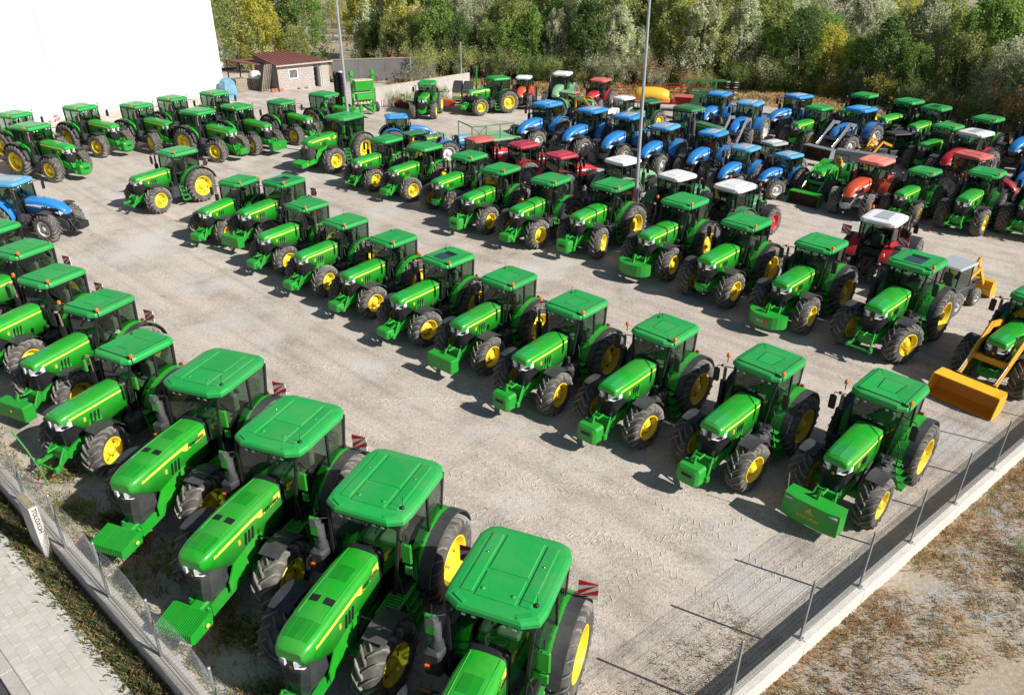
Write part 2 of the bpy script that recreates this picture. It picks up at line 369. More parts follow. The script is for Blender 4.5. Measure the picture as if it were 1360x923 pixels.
# ------------------------------------------------------------------ tractor prototypes (origin on the ground under the roof centre, +x forward)
class Proto:
    def __init__(s): s.p = []
    def add(s, name, mb, parent=None, loc=(0, 0, 0), rz=0, opt=None, text=None):
        s.p.append((name, mb, parent, loc, rz, opt, text)); return len(s.p) - 1
def on(opt, opts):
    if opt is None: return True
    return all((o[1:] not in opts) if o[0] == '!' else (o in opts) for o in opt.split('&'))
PR = {}
def hood_rings(secs, zb_key=None):
    rings = []
    for x, wd, zt, zb, dr in secs:
        h = wd / 2
        pts = [(-h, zb), (-h, zt - .20 - dr), (-h * .985, zt - .125 - dr), (-h * .93, zt - .065 - dr * .6), (-h * .80, zt - .034 - dr * .4), (-h * .45, zt - .012 - dr * .2), (0, zt), (h * .45, zt - .012 - dr * .2), (h * .80, zt - .034 - dr * .4),
               (h * .93, zt - .065 - dr * .6), (h * .985, zt - .125 - dr), (h, zt - .20 - dr), (h, zb)]
        rings.append([(x, y, z) for y, z in pts])
    return rings
def make(kind):
    P = Proto()
    XL = kind == 'XL'; NH = kind == 'N'
    if XL:
        q = dict(ra=-.62, fa=2.30, rr=1.05, rw=.66, rt=1.04, fr=.85, fw=.58, ft=1.14, rz=3.36, L0=-1.22, L1=1.03, W=1.96, hx0=1.10, hx1=3.76, hz=2.28, hw=.88, cz=1.32)
    else:
        q = dict(ra=-.50, fa=2.25, rr=.95, rw=.60, rt=.99, fr=.745, fw=.54, ft=.96, rz=2.95, L0=-.98, L1=.86, W=1.62, hx0=.86, hx1=2.96, hz=1.97, hw=.78, cz=1.16)
    ra, fa, rr, fr, rz, hz, hw = q['ra'], q['fa'], q['rr'], q['fr'], q['rz'], q['hz'], q['hw']; x0, x1 = q['hx0'], q['hx1']
    # wheels
    rt, rim = wheel(rr, q['rw'], rr * .57, 21, .06); ft, fim = wheel(fr, q['fw'], fr * .54, 18, .08)
    for sd in (1, -1):
        i = P.add('rear_tyre', rt, None, (ra, sd * q['rt'], rr - .015), 0 if sd > 0 else math.pi); P.add('rim', rim, i)
    for sd in (1, -1):
        i = P.add('front_tyre', ft, None, (fa, sd * q['ft'], fr - .015), 0 if sd > 0 else math.pi); P.add('rim', fim, i)
    # chassis
    c = MB(); m = 'black_iron'
    c.box(ra - .45, .9, -.30, .30, .50, 1.02, m, .04); c.box(.85, fa + .1, -.23, .23, .55, 1.15, m, .03)
    c.box(ra - .15, ra + .2, -q['rt'] + .22, q['rt'] - .22, rr - .17, rr + .17, m, .05)
    c.box(.95, x1 - .45, -.27, .27, 1.1, hz - .25, m, .05)
    for k in range(4): c.box(1.0 + k * .22, 1.12 + k * .22, -.34, .34, .95, 1.25, m, .02)
    c.tube([(1.1, .36, 1.15), (1.5, .38, 1.0), (2.0, .33, .95)], .035, 'charcoal', 6); c.tube([(1.0, -.36, 1.25), (1.6, -.37, 1.05), (2.1, -.30, 1.0)], .04, 'charcoal', 6)
    c.tube([(ra, 0, .62), (ra - .62, 0, .62)], .05, m, 6)
    P.add('chassis', c)
    a = MB(); a.box(fa - .13, fa + .13, -q['ft'] + .26, q['ft'] - .26, fr - .13, fr + .12, '@frame', .04); a.tube([(fa, 0, fr), (.9, 0, .62)], .06, m, 6)
    for sd in (1, -1): a.tube([(fa - .16, sd * .15, fr + .02), (fa - .18, sd * (q['ft'] - .3), fr + .03)], .028, 'chrome', 6)
    for sd in (1, -1): a.box(fa - .1, fa + .1, sd * (q['ft'] - .34), sd * (q['ft'] - .22), fr - .2, fr + .2, '@frame', .03)
    P.add('front_axle', a)
    f = MB()   # cast frame rails rising from the engine to the nose
    for sd in (1, -1):
        f.loft([[(x, sd * y0_, zl), (x, sd * (y0_ + .07), zl), (x, sd * (y0_ + .07), zh), (x, sd * y0_, zh)] for x, y0_, zl, zh in ((1.2, .30, .92, 1.12), (fa - .2, .30, .95, 1.16), (fa + .3, .30, .80, 1.12), (x1 - .02, .25, .62, .92))], '@frame')
    f.box(x1 - .30, x1 + .04, -.30, .30, .62, .90, '@frame', .04)
    f.box(x1 - .05, x1 + .10, -.17, .17, .58, .80, '@frame', .03)
    P.add('front_frame', f)
    # hood
    h = MB(); zn = hz - (.42 if XL else .30)
    if XL: secs = [(x0, hw * .90, hz, 1.40, 0), (x0 + .6, hw * 1.0, hz + .01, 1.34, 0), (x0 + 1.3, hw * 1.0, hz - .0, 1.36, .0), (x1 - .85, hw * .98, hz - .03, 1.44, .0), (x1 - .40, hw * .94, hz - .06, 1.66, 0), (x1 - .16, hw * .86, hz - .10, 1.82, .0), (x1 - .03, hw * .74, hz - .16, 1.84, -.05), (x1, hw * .62, hz - .22, 1.85, -.11)]
    elif NH: secs = [(x0, hw * .98, hz - .02, 1.30, 0), (x0 + .6, hw * 1.0, hz - .02, 1.26, 0), (x0 + 1.15, hw * .96, hz - .08, 1.24, .02), (x1 - .55, hw * .90, hz - .18, 1.26, .03), (x1 - .25, hw * .80, hz - .32, 1.24, .03), (x1 - .08, hw * .66, hz - .46, 1.22, -.02), (x1, hw * .46, hz - .58, 1.22, -.1)]
    else: secs = [(x0, hw * .98, hz, 1.18, 0), (x0 + .6, hw * 1.02, hz - .01, 1.10, 0), (x0 + 1.1, hw, hz - .04, 1.12, .0), (x1 - .62, hw * .98, hz - .05, 1.30, .0), (x1 - .28, hw * .95, hz - .07, 1.58, 0), (x1 - .08, hw * .90, hz - .10, 1.66, 0), (x1 - .01, hw * .82, hz - .15, 1.68, -.06), (x1, hw * .72, hz - .20, 1.69, -.10)]
    h.loft(hood_rings(secs), '@body', (True, True), True)
    H = P.add('hood', h)
    def zt_at(x):
        for s0, s1 in zip(secs, secs[1:]):
            if s0[0] <= x <= s1[0]:
                u = (x - s0[0]) / (s1[0] - s0[0]); return [s0[i] + (s1[i] - s0[i]) * u for i in range(1, 5)]
        return list(secs[-1][1:])
    # side panels of the nose, green cheeks round the grille
    ck = MB()
    for sd in (1, -1):
        ys = sd * hw / 2 * .96
        if NH: continue
        zz = 1.30 if XL else 1.12
        ck.loft([[(x, ys, zl), (x, ys + sd * .03, zl), (x, ys + sd * .03, zh), (x, ys, zh)] for x, zl, zh in ((x0 + .9, zz + .12, zz + .3), (fa - .1, zz - .02, zz + .36), (x1 - .75, zz - .22, zz + .20), (x1 - .52, zz - .40, zz - .12))], '@body')
    if not NH: P.add('cheek_panel', ck, H)
    g = MB()
    gx = x1 - .06
    if XL:   # deep wedge grille that narrows downwards
        g.loft([[(gx - .50, -.39, 1.90), (gx - .05, -.36, 1.90), (gx + .03, -.2, 1.91), (gx + .03, .2, 1.91), (gx - .05, .36, 1.90), (gx - .50, .39, 1.90)],
                [(gx - .50, -.40, 1.60), (gx - .04, -.36, 1.60), (gx + .05, -.2, 1.60), (gx + .05, .2, 1.60), (gx - .04, .36, 1.60), (gx - .50, .40, 1.60)],
                [(gx - .55, -.38, 1.22), (gx - .06, -.31, 1.22), (gx + .05, -.14, 1.22), (gx + .05, .14, 1.22), (gx - .06, .31, 1.22), (gx - .55, .38, 1.22)],
                [(gx - .60, -.24, .78), (gx - .10, -.15, .78), (gx - .02, -.06, .78), (gx - .02, .06, .78), (gx - .10, .15, .78), (gx - .60, .24, .78)]], 'charcoal')
        for k in range(5): g.box(gx - .05, gx + .062, -.2 + .012 * (4 - k), .2 - .012 * (4 - k), 1.32 + k * .06, 1.335 + k * .06, 'black_plastic')
    elif NH:
        g.loft([[(gx - .8, -.36, 1.28), (gx - .2, -.30, 1.28), (gx + .02, -.18, 1.28), (gx + .02, .18, 1.28), (gx - .2, .30, 1.28), (gx - .8, .36, 1.28)],
                [(gx - .8, -.34, .95), (gx - .25, -.28, .95), (gx - .06, -.16, .95), (gx - .06, .16, .95), (gx - .25, .28, .95), (gx - .8, .34, .95)]], 'black_plastic')
    else:
        g.loft([[(gx - .6, -.375, 1.70), (gx - .06, -.335, 1.70), (gx + .01, -.25, 1.70), (gx + .01, .25, 1.70), (gx - .06, .335, 1.70), (gx - .6, .375, 1.70)],
                [(gx - .62, -.37, 1.2), (gx - .08, -.33, 1.2), (gx - .02, -.24, 1.2), (gx - .02, .24, 1.2), (gx - .08, .33, 1.2), (gx - .62, .37, 1.2)],
                [(gx - .64, -.30, .92), (gx - .16, -.25, .92), (gx - .09, -.18, .92), (gx - .09, .18, .92), (gx - .16, .25, .92), (gx - .64, .30, .92)]], 'black_plastic')
        for k in range(7): g.box(gx - .03, gx + .008, -.22, .22, 1.00 + k * .06, 1.012 + k * .06, 'charcoal')
    G = P.add('grille', g, H)
    if not NH:
        bd = MB(); bd.lathe([(.045, 0), (.04, .012), (.001, .014)], 'letter_yellow', 10, (gx + (.05 if XL else .004), 0, 1.42 if not XL else 1.68), 'x'); P.add('emblem', bd, G)
    for sd in (1, -1):
        l = MB()
        if NH: l.loft([[(x1 - .30, sd * .33, 1.42), (x1 - .06, sd * .20, 1.34), (x1 - .02, sd * .16, 1.25), (x1 - .30, sd * .34, 1.28)], [(x1 - .30, sd * .37, 1.42), (x1 - .02, sd * .24, 1.34), (x1 + .01, sd * .18, 1.25), (x1 - .30, sd * .375, 1.28)]], 'lamp_glass')
        else:
            zt, zb, dx = (1.87, 1.72, .0) if XL else (1.685, 1.50, .0)
            l.loft([[(x1 - .30, sd * .34, zt), (x1 - .10, sd * .28, zt), (x1 - .055, sd * .09, zt), (x1 - .06, sd * .09, zb), (x1 - .12, sd * .27, zb), (x1 - .30, sd * .34, zb + .03)],
                    [(x1 - .30, sd * .388, zt - .005), (x1 - .04, sd * .325, zt - .005), (x1 + .03, sd * .10, zt - .005), (x1 + .035, sd * .11, zb), (x1 - .02, sd * .29, zb), (x1 - .30, sd * .395, zb + .04)]], 'lamp_glass')
        P.add('headlight', l, H)
    for sd in (1, -1):   # yellow or white line along the hood
        s_ = MB(); rings = []
        xs = [x0 + .03, x0 + .5, x0 + 1.0, x0 + 1.5, x1 - .55, x1 - .25] if not XL else [x0 + .05, x0 + .85, x0 + 1.0, x0 + 1.4, x0 + 1.9, x1 - .6, x1 - .3]
        for i, x in enumerate(xs):
            wd, zt, zb, dr = zt_at(x); y = sd * (wd / 2 + .004)
            if XL: zh = zt - .165; th = .165 if i < 2 else (.06 if i > 2 else .07)
            elif NH: zh = zt - .27 + .01 * i; th = .05 + .04 * i
            else: zh = zt - .155; th = .048
            yo = y * (.985 if not NH else 1)
            rings.append([(x, yo, zh), (x, yo + sd * .006, zh), (x, y + sd * .006, zh - th), (x, y, zh - th)])
        s_.loft(rings, '@stripe'); i_ = P.add('stripe', s_, H)
        if XL: P.add('lettering', None, i_, opt='letters', text=('JOHN DEERE', .105, 'letter_black', (x0 + .46, sd * (hw / 2 + .014), hz - .252), (-sd, 0, 0), (0, sd, .06)))
        v_ = MB(); vx = x0 + (.95 if not XL else 1.15)
        v_.bar((vx, sd * (hw / 2 + .006), hz - .34), (vx + .05, sd * (hw / 2 + .006), hz - .62), .03, .055, 'seam')
        for k in range(3): P.add('side_vent', v_, H, (k * .12, 0, 0))
        if not NH: v_ = MB(); v_.box(vx + .42, vx + .50, sd * (hw / 2 - .01), sd * (hw / 2 + .006), hz - .50, hz - .38, 'letter_yellow', .003); P.add('side_badge', v_, H)
        if NH:
            n_ = MB(); n_.loft([[(x, sd * y_, zl), (x, sd * (y_ + .015), zl), (x, sd * (y_ + .015), zh), (x, sd * y_, zh)] for x, y_, zl, zh in ((x0 + .75, hw * .495, 1.40, 1.43), (x1 - .7, hw * .462, 1.34, 1.58), (x1 - .35, hw * .425, 1.38, 1.52), (x1 - .12, hw * .35, 1.33, 1.36))], 'black_plastic'); P.add('nose_mesh', n_, H)
    # hood top details
    t = MB()
    def topz(x, y=0):
        wd, zt, zb, dr = zt_at(x); h_ = wd / 2; u = abs(y) / h_; return zt + .005 - (.012 * u / .45 if u < .45 else .012 + .022 * (u - .45) / .35)
    def strip(xs, ya, yb, mat, h_=.006, n=4, ks=None):
        b = MB(); rings = []
        for i, x in enumerate(xs):
            k_ = ks[i] if ks else 1; ys = [(ya + (yb - ya) * j / n) * k_ for j in range(n + 1)]
            rings.append([(x, y, topz(x, y) + h_) for y in ys] + [(x, y, topz(x, y) - .02) for y in reversed(ys)])
        return b.loft(rings, mat)
    if XL:
        for ya, yb in ((-.27, -.06), (.06, .27)):
            t = MB(); t.loft([[(x, ya, topz(x, ya)), (x, yb, topz(x, yb)), (x, yb, topz(x, yb) + .006), (x, ya, topz(x, ya) + .006)] for x in (x1 - 1.24, x1 - 1.08)], 'seam'); P.add('air_hole', t, H)
        for ya, yb in ((-.30, -.20), (-.17, .17), (.20, .30)):
            P.add('nose_panel', strip((x1 - .66, x1 - .52, x1 - .40, x1 - .30, x1 - .22), ya, yb, 'green_dark2', .005, 4, (1, 1, .97, .94, .9)), H)
        for sd in (1, -1):
            t2 = MB(); t2.loft([[(x, sd * (y_ - .012), topz(x, y_)), (x, sd * (y_ + .012), topz(x, y_)), (x, sd * (y_ + .012), topz(x, y_) + .002), (x, sd * y_, topz(x, y_) + .012), (x, sd * (y_ - .012), topz(x, y_) + .002)] for x, y_ in ((x0 + .05, .30), (x0 + 1.0, .29), (x1 - 1.3, .29), (x1 - .75, .29))], '@body'); P.add('hood_crease', t2, H)
        P.add('hood_patch', strip([x0 + .55, x0 + .75, x0 + .95], -.2, .2, 'green_dark2', .003), H)
    elif not NH:
        xs = [x1 - .72, x1 - .5, x1 - .28, x1 - .10]
        for sd in (1, -1):
            t = MB(); t.loft([[(x, sd * .015, topz(x, .0)), (x, sd * .25, topz(x, .25) - .002), (x, sd * .25, topz(x, .25) + .006), (x, sd * .015, topz(x, .0) + .008)] for x in xs], '@roof'); P.add('nose_cap', t, H)
        t = MB(); t.loft([[(x, -.006, topz(x)), (x, .006, topz(x)), (x, .006, topz(x) + .004), (x, -.006, topz(x) + .004)] for x in (x0 + .1, x0 + 1.1, x1 - .75)], '@roof'); P.add('hood_ridge', t, H)
    if not XL:
        t = MB(); xa = x0 + .85; wd, zt, zb, dr = zt_at(xa); ri = hood_rings([(xa, wd + .02, zt + .008, zb, dr), (xa + .07, wd + .02, zt + .006, zb, dr)]); t.loft(ri, 'seam'); P.add('strap', t, H, opt='strap')
    col = MB(); wd, zt, zb, dr = zt_at(x0); col.loft(hood_rings([(x0 - .10, wd + .05, hz + .03, 1.0, 0), (x0 + .02, wd + .03, hz + .012, 1.0, 0)]), 'black_plastic', (True, True), True); P.add('hood_collar', col)
    # ------------------------------------------------ cab
    fz = 1.096 if XL else (1.08 if NH else 1.134); seen = set(); fam = {H}
    for i, e in enumerate(P.p):
        if i == H or e[2] in fam or e[0] == 'hood_collar':
            fam.add(i)
            if e[1] is not None and id(e[1]) not in seen: seen.add(id(e[1])); e[1].v = [(x, y, z if z < .9 else .9 + (z - .9) * fz) for x, y, z in e[1].v]
            if e[6]: tx = list(e[6]); o_ = tx[3]; tx[3] = (o_[0], o_[1], .9 + (o_[2] - .9) * fz); P.p[i] = e[:6] + (tuple(tx),)
    cz = q['cz']; W = q['W']; L0, L1 = q['L0'], q['L1']; zr = rz - .235
    hwA = W / 2 - .17; hwB = W / 2 - .04; hwC = W / 2 - .12
    xA0, xA1 = x0 - .02, x0 - .16; xB = ra + .42; xC0, xC1 = ra - .32, L0 + .12
    cb = MB(); cb.box(xC0 + .1, xA0 - .02, -.52, .52, cz - .28, cz + .02, 'black_plastic', .04); cb.box(xB - .15, xA0 - .1, -hwB + .04, hwB - .04, cz - .06, cz + .03, 'black_plastic', .02)
    cb.box(xC0 - .02, xB, -.60, .60, cz, cz + .38, 'charcoal', .03)
    PA = {}
    for sd in (1, -1):
        PA[sd] = dict(A0=(xA0, sd * (hwA - .08), cz + .02), A1=(xA1, sd * (hwA + .04), zr), B0=(xB, sd * hwB, cz), B1=(xB - .04, sd * (hwB - .04), zr), C0=(xC0, sd * (hwC - .02), cz + .42), C1=(xC1, sd * hwC, zr))
        p_ = PA[sd]
        cb.bar(p_['A0'], p_['A1'], .055, .07, 'black_plastic'); cb.bar(p_['B0'], p_['B1'], .05, .07, 'black_plastic'); cb.bar(p_['C0'], p_['C1'], .06, .08, 'black_plastic')
        cb.bar(p_['A1'], p_['B1'], .05, .06, 'black_plastic'); cb.bar(p_['B1'], p_['C1'], .05, .06, 'black_plastic'); cb.bar(p_['A0'], p_['B0'], .05, .05, 'black_plastic'); cb.bar((xB, sd * hwB, cz + .40), p_['C0'], .05, .05, 'black_plastic')
    cb.bar(PA[1]['A1'], PA[-1]['A1'], .05, .06, 'black_plastic'); cb.bar(PA[1]['C1'], PA[-1]['C1'], .05, .06, 'black_plastic'); cb.bar(PA[1]['C0'], PA[-1]['C0'], .06, .07, 'black_plastic')
    CB = P.add('cab_frame', cb, opt='!open')
    def lerp(a, b, t): return tuple(a[i] + (b[i] - a[i]) * t for i in range(3))
    g_ = MB(); fr_ = [(PA[1]['A0'][0] + .01, PA[1]['A0'][1] * .95, PA[1]['A0'][2]), (PA[-1]['A0'][0] + .01, PA[-1]['A0'][1] * .95, PA[-1]['A0'][2]), PA[-1]['A1'], PA[1]['A1']]
    g_.pane(fr_, 'cab_glass'); WS = P.add('windscreen', g_, CB, opt='!open')
    for sd in (1, -1):
        p_ = PA[sd]
        g1 = MB(); g1.pane([p_['A0'], p_['B0'], p_['B1'], p_['A1']], 'cab_glass'); g1.bar(lerp(p_['B0'], p_['A0'], .16)[:2] + (cz + .42,), lerp(p_['B0'], p_['A0'], .20)[:2] + (cz + .72,), .03, .03, 'black_plastic'); P.add('door_glass', g1, CB, opt='!open')
        g2 = MB(); g2.pane([(xB, sd * hwB, cz + .41), p_['C0'], p_['C1'], p_['B1']], 'cab_glass'); P.add('side_glass', g2, CB, opt='!open')
    g3 = MB(); g3.pane([PA[1]['C0'], PA[-1]['C0'], PA[-1]['C1'], PA[1]['C1']], 'cab_glass'); P.add('rear_glass', g3, CB, opt='!open')
    wp = MB(); wp.bar((xA1 + .03, .25, zr - .03), (xA1 + .07, -.12, zr - .45), .018, .018, 'black_plastic'); P.add('wiper', wp, CB, opt='!open')
    se = MB(); sx = ra + .22
    se.box(sx - .02, sx + .46, -.25, .25, cz + .30, cz + .46, '@seat', .04); se.box(sx - .16, sx + .02, -.24, .24, cz + .40, cz + 1.02, '@seat', .04); se.box(sx - .12, sx, -.14, .14, cz + 1.02, cz + 1.20, '@seat', .03)
    se.box(sx + .02, sx + .4, -.15, .15, cz, cz + .30, 'interior_grey')
    se.box(sx - .0, sx + .40, -.36, -.28, cz + .50, cz + .56, 'interior_grey', .02); se.box(sx, sx + .3, .28, .34, cz + .5, cz + .56, 'interior_grey', .02)
    P.add('seat', se)
    co = MB(); co.box(x0 - .38, x0 - .10, -.24, .24, cz, cz + .62, 'interior_grey', .04); co.tube([(x0 - .32, 0, cz + .5), (x0 - .48, 0, cz + .80)], .03, 'black_plastic', 6)
    co.box(sx + .1, sx + .62, -.58, -.38, cz + .02, cz + .55, 'interior_grey', .04); co.box(sx - .1, sx + .35, .40, .58, cz + .02, cz + .45, 'interior_grey', .04)
    co.box(x0 - .3, x0 - .22, -.46, -.34, cz + .55, cz + .85, 'black_plastic', .01)
    CO = P.add('console', co)
    sw = MB(); cx_, cz_ = x0 - .50, cz + .83; rg = []
    for k in range(17):
        t_ = 2 * math.pi * k / 16; rg.append((cx_ + .19 * math.cos(t_) * .8, .19 * math.sin(t_), cz_ + .19 * math.cos(t_) * .45))
    sw.tube(rg, .016, 'black_plastic', 5, True, (False, False)); sw.bar(rg[4], rg[12], .025, .02, 'black_plastic'); sw.bar(rg[0], (cx_, 0, cz_), .025, .02, 'black_plastic'); P.add('steering_wheel', sw, CO)
    # roof
    def outline(z, i, taper=0.0):
        a0, a1, b = L0 + i, L1 - i, W / 2 - i; c_ = .22 if not XL else .30; f_ = .05
        return [(a1, -b + c_ + f_, z), (a1, b - c_ - f_, z), (a1 - c_ * .55, b - f_, z), (a1 - c_ * 1.5, b, z), (a0 + c_ * 1.1, b, z), (a0 + c_ * .25, b - c_ * .4, z), (a0, b - c_, z), (a0, -b + c_, z), (a0 + c_ * .25, -b + c_ * .4, z), (a0 + c_ * 1.1, -b, z), (a1 - c_ * 1.5, -b, z), (a1 - c_ * .55, -b + f_, z)]
    ro = MB(); ro.loft([outline(zr - .01, .10), outline(zr + .02, .03), outline(zr + .05, 0), outline(rz - .10, 0), outline(rz - .045, .03), outline(rz - .02, .09), outline(rz - .004, .20)], '@roof', (False, True)); ro.loft([outline(zr, .11), outline(zr - .03, .12)], 'black_plastic', (True, True))
    RO = P.add('roof', ro, CB, opt='!noroof&!open')
    zt_ = rz - .004
    if not NH:
        if not XL:
            sm_ = MB(); sm_.box(L0 + .17, L1 - .17, -W / 2 + .17, W / 2 - .17, zt_ - .004, zt_ + .004, 'seam'); P.add('roof_seam', sm_, RO, opt='!noroof')
            z0_, z1_ = zt_, zt_ + .020
            def quad(pts): k = MB(); k.loft([[(x, y, z0_) for x, y in pts], [(x, y, z1_) for x, y in pts]], '@roof'); return k
            yb = W / 2 - .19; b0, b1 = L0 + .19, L1 - .19; e = .017
            P.add('roof_panel', quad([(b0 + .45, -.30 + e), (b1 - .35, -.24 + e), (b1 - .35, .24 - e), (b0 + .45, .30 - e)]), RO, opt='!hatch&!noroof')
            hh = MB(); hh.loft([[(x, y, z0_) for x, y in ((b0 + .75, -.34), (b1 - .12, -.32), (b1 - .12, .32), (b0 + .75, .34))], [(x, y, z1_ + .012) for x, y in ((b0 + .77, -.32), (b1 - .14, -.30), (b1 - .14, .30), (b0 + .77, .32))]], 'hatch_glass'); P.add('roof_hatch', hh, RO, opt='hatch&!noroof')
            for sd in (1, -1): P.add('roof_panel', quad([(b0, sd * yb), (b1, sd * yb), (b1 - .35 + e, sd * (.24 + e)), (b0 + .45 - e, sd * (.30 + e))]), RO, opt='!noroof')
            P.add('roof_panel', quad([(b0, -yb + .03), (b0 + .45 - e, -.30 - e), (b0 + .45 - e, .30 + e), (b0, yb - .03)]), RO, opt='!noroof')
            P.add('roof_panel', quad([(b1, -yb + .03), (b1 - .35 + e, -.24 - e), (b1 - .35 + e, .24 + e), (b1, yb - .03)]), RO, opt='!noroof')
        else:
            z0_, z1_ = zt_ - .01, zt_ + .026
            def slab(a, b_, c_, d_):
                k = MB(); k.loft([[(a, c_, z0_), (b_, c_, z0_), (b_, d_, z0_), (a, d_, z0_)], [(a, c_, z1_ - .012), (b_, c_, z1_ - .012), (b_, d_, z1_ - .012), (a, d_, z1_ - .012)], [(a + .02, c_ + .02, z1_), (b_ - .02, c_ + .02, z1_), (b_ - .02, d_ - .02, z1_), (a + .02, d_ - .02, z1_)]], '@roof'); return k
            P.add('roof_panel', slab(L0 + .26, .02, -.40, .40), RO); P.add('roof_panel', slab(.10, L1 - .30, -.40, .40), RO)
            for sd in (1, -1):
                P.add('roof_panel', slab(L0 + .30, L1 - .34, min(sd * .46, sd * .70), max(sd * .46, sd * .70)), RO)
                k = MB(); k.lathe([(.045, 0), (.045, .012), (.02, .02), (.001, .02)], '@roof', 10, (.55, sd * .3, z1_), 'z'); P.add('roof_plug', k, RO); k = MB(); k.lathe([(.02, 0), (.02, .02), (.001, .02)], 'chrome', 6, (-.35, sd * .58, z1_), 'z'); P.add('roof_bolt', k, RO)
            k = MB(); k.bar((L1 - .24, -.75, zt_ - .02), (L1 - .10, -.5, zt_ - .03), .10, .05, '@roof'); P.add('roof_corner', k, RO); k = MB(); k.bar((L1 - .24, .75, zt_ - .02), (L1 - .10, .5, zt_ - .03), .10, .05, '@roof'); P.add('roof_corner', k, RO)
    else:
        k = MB(); k.loft([[(L0 + .35, -.35, zt_), (L1 - .3, -.30, zt_), (L1 - .3, .30, zt_), (L0 + .35, .35, zt_)], [(L0 + .40, -.30, zt_ + .035), (L1 - .36, -.26, zt_ + .035), (L1 - .36, .26, zt_ + .035), (L0 + .40, .30, zt_ + .035)]], '@hatch'); P.add('roof_hatch', k, RO, opt='!noroof&!open')
    li = MB(); li.box(L1 - .10, L1 - .03, -.055, .055, zr - .07, zr + .0, 'charcoal', .012); li.box(L1 - .032, L1 - .022, -.04, .04, zr - .06, zr - .01, 'lamp_glass')
    for y in (-.50, -.30, .30, .50): P.add('work_light', li, RO, (0, y, 0), opt='!noroof&!open')
    li = MB()
    li.box(L0 - .02, L0 + .03, -.07, .07, rz - .20, rz - .12, 'lamp_glass', .012)
    for y in (-.5, .5): P.add('rear_work_light', li, RO, (0, y, 0), opt='!noroof&!open')
    an = MB(); ax, ay = (L1 - .45, W / 2 - .22) if XL else (L0 + .55, -W / 2 + .30)
    an.lathe([(.05, 0), (.05, .03), (.02, .06), (.001, .06)], 'black_plastic', 10, (ax, ay, rz), 'z'); an.tube([(ax, ay, rz), (ax, ay + .02, rz + .30)], .006, 'black_plastic', 4); P.add('antenna', an, RO, opt='antenna')
    be = MB(); be.tube([(0, 0, -.16), (0, 0, .04)], .014, 'black_plastic', 6); be.lathe([(.055, .03), (.06, .05), (.058, .12), (.035, .155), (.001, .165)], 'beacon_orange', 14, (0, 0, 0), 'z')
    P.add('beacon', be, None, (L1 - .22, W / 2 - .02, rz - .02), opt='beacon&!open'); P.add('beacon', be, None, (L1 - .16, -W / 2 - .14, rz - .06), opt='beacon2&!open')
    # fenders
    rt_ = q['rt']; ri_ = rt_ - q['rw'] / 2
    for sd in (1, -1):
        fe = MB(); ya, yb = sd * (W / 2 - .28), sd * (ri_ + .27)
        fe.arc(ra, rr, rr + .12, 12, 158, ya, yb, '@fender', .04, 16)
        pl = [(ra + (rr + .10) * math.cos(R(a_)), rr + (rr + .10) * math.sin(R(a_))) for a_ in range(12, 159, 12)] + [(ra - .5, cz + .02), (ra + rr * .9, cz + .02)]
        fe.loft([[(x, ya, z) for x, z in pl], [(x, ya + sd * .03, z) for x, z in pl]], 'black_plastic')
        F_ = P.add('rear_fender', fe)
        fx = MB(); fx.arc(ra, rr, rr + .125, 8, 166, yb, sd * (rt_ + q['rw'] / 2 - .10), '@ext', .03, 18); P.add('fender_extension', fx, F_, opt='!narrow')
        tl = MB(); tl.box(ra - .55, ra - .48, sd * (ri_ - .02), sd * (ri_ + .10), rr * 2 - .03, rr * 2 + .07, 'rubber_lens', .01); P.add('tail_light', tl, F_)
        wpn = MB(); wy = sd * (rt_ + q['rw'] / 2 - .06); wx = ra - .42
        wpn.bar((wx, wy - sd * .3, 2 * rr + .05), (wx, wy, 2 * rr + .16), .03, .03, 'black_plastic'); wpn.box(wx - .012, wx + .012, wy - .21, wy + .21, 2 * rr + .12, 2 * rr + .54, 'white_plate'); wi = P.add('warning_plate', wpn, F_, opt='plates')
        ws = MB()
        for k in range(-1, 2):
            pts = [(wy - .21, k * .28), (wy + .21, k * .28 + .42), (wy + .21, k * .28 + .56), (wy - .21, k * .28 + .14)]
            pts = [(y, min(.42, max(0, z))) for y, z in pts]; zb_ = 2 * rr + .12
            ws.loft([[(wx - .016, y, zb_ + z) for y, z in pts], [(wx + .016, y, zb_ + z) for y, z in pts]], 'red_plate')
        P.add('warning_stripe', ws, wi, opt='plates')
    for sd in (1, -1):
        k = MB(); ya, yb = sd * (q['ft'] - q['fw'] / 2 + .0), sd * (q['ft'] + q['fw'] / 2 - .01)
        k.arc(fa - .04, fr, fr + .09, 66, 150, ya, yb - sd * .04, '@ffender', .03, 12); k.tube([(fa - .1, sd * .42, fr + .1), (fa - .15, sd * .52, fr * 2), (fa - .1, sd * (q['ft'] - .1), fr * 2 + .06)], .025, 'black_iron', 6); P.add('front_fender', k, opt='!nofender')
    # tank, battery box, steps
    k = MB(); k.box(.25, 1.25, .42, .86, .50, cz - .02, 'charcoal', .10); k.lathe([(.07, 0), (.07, .07), (.001, .07)], 'black_plastic', 10, (1.05, .70, cz - .02), 'z'); P.add('fuel_tank', k)
    k = MB(); k.box(.20, 1.0, -.82, -.42, .55, cz - .05, 'charcoal', .06); k.tube([(.1, -.6, .62), (1.1, -.6, .62)], .12, 'black_iron', 8); P.add('battery_box', k)
    st = MB(); xa, xb = .40, .80; xa, xb = (.55, 1.0) if XL else (.36, .76)
    for x in (xa, xb): st.bar((x, .86, cz - .02), (x, 1.10, .36), .05, .03, '@step')
    SP = P.add('step_frame', st)
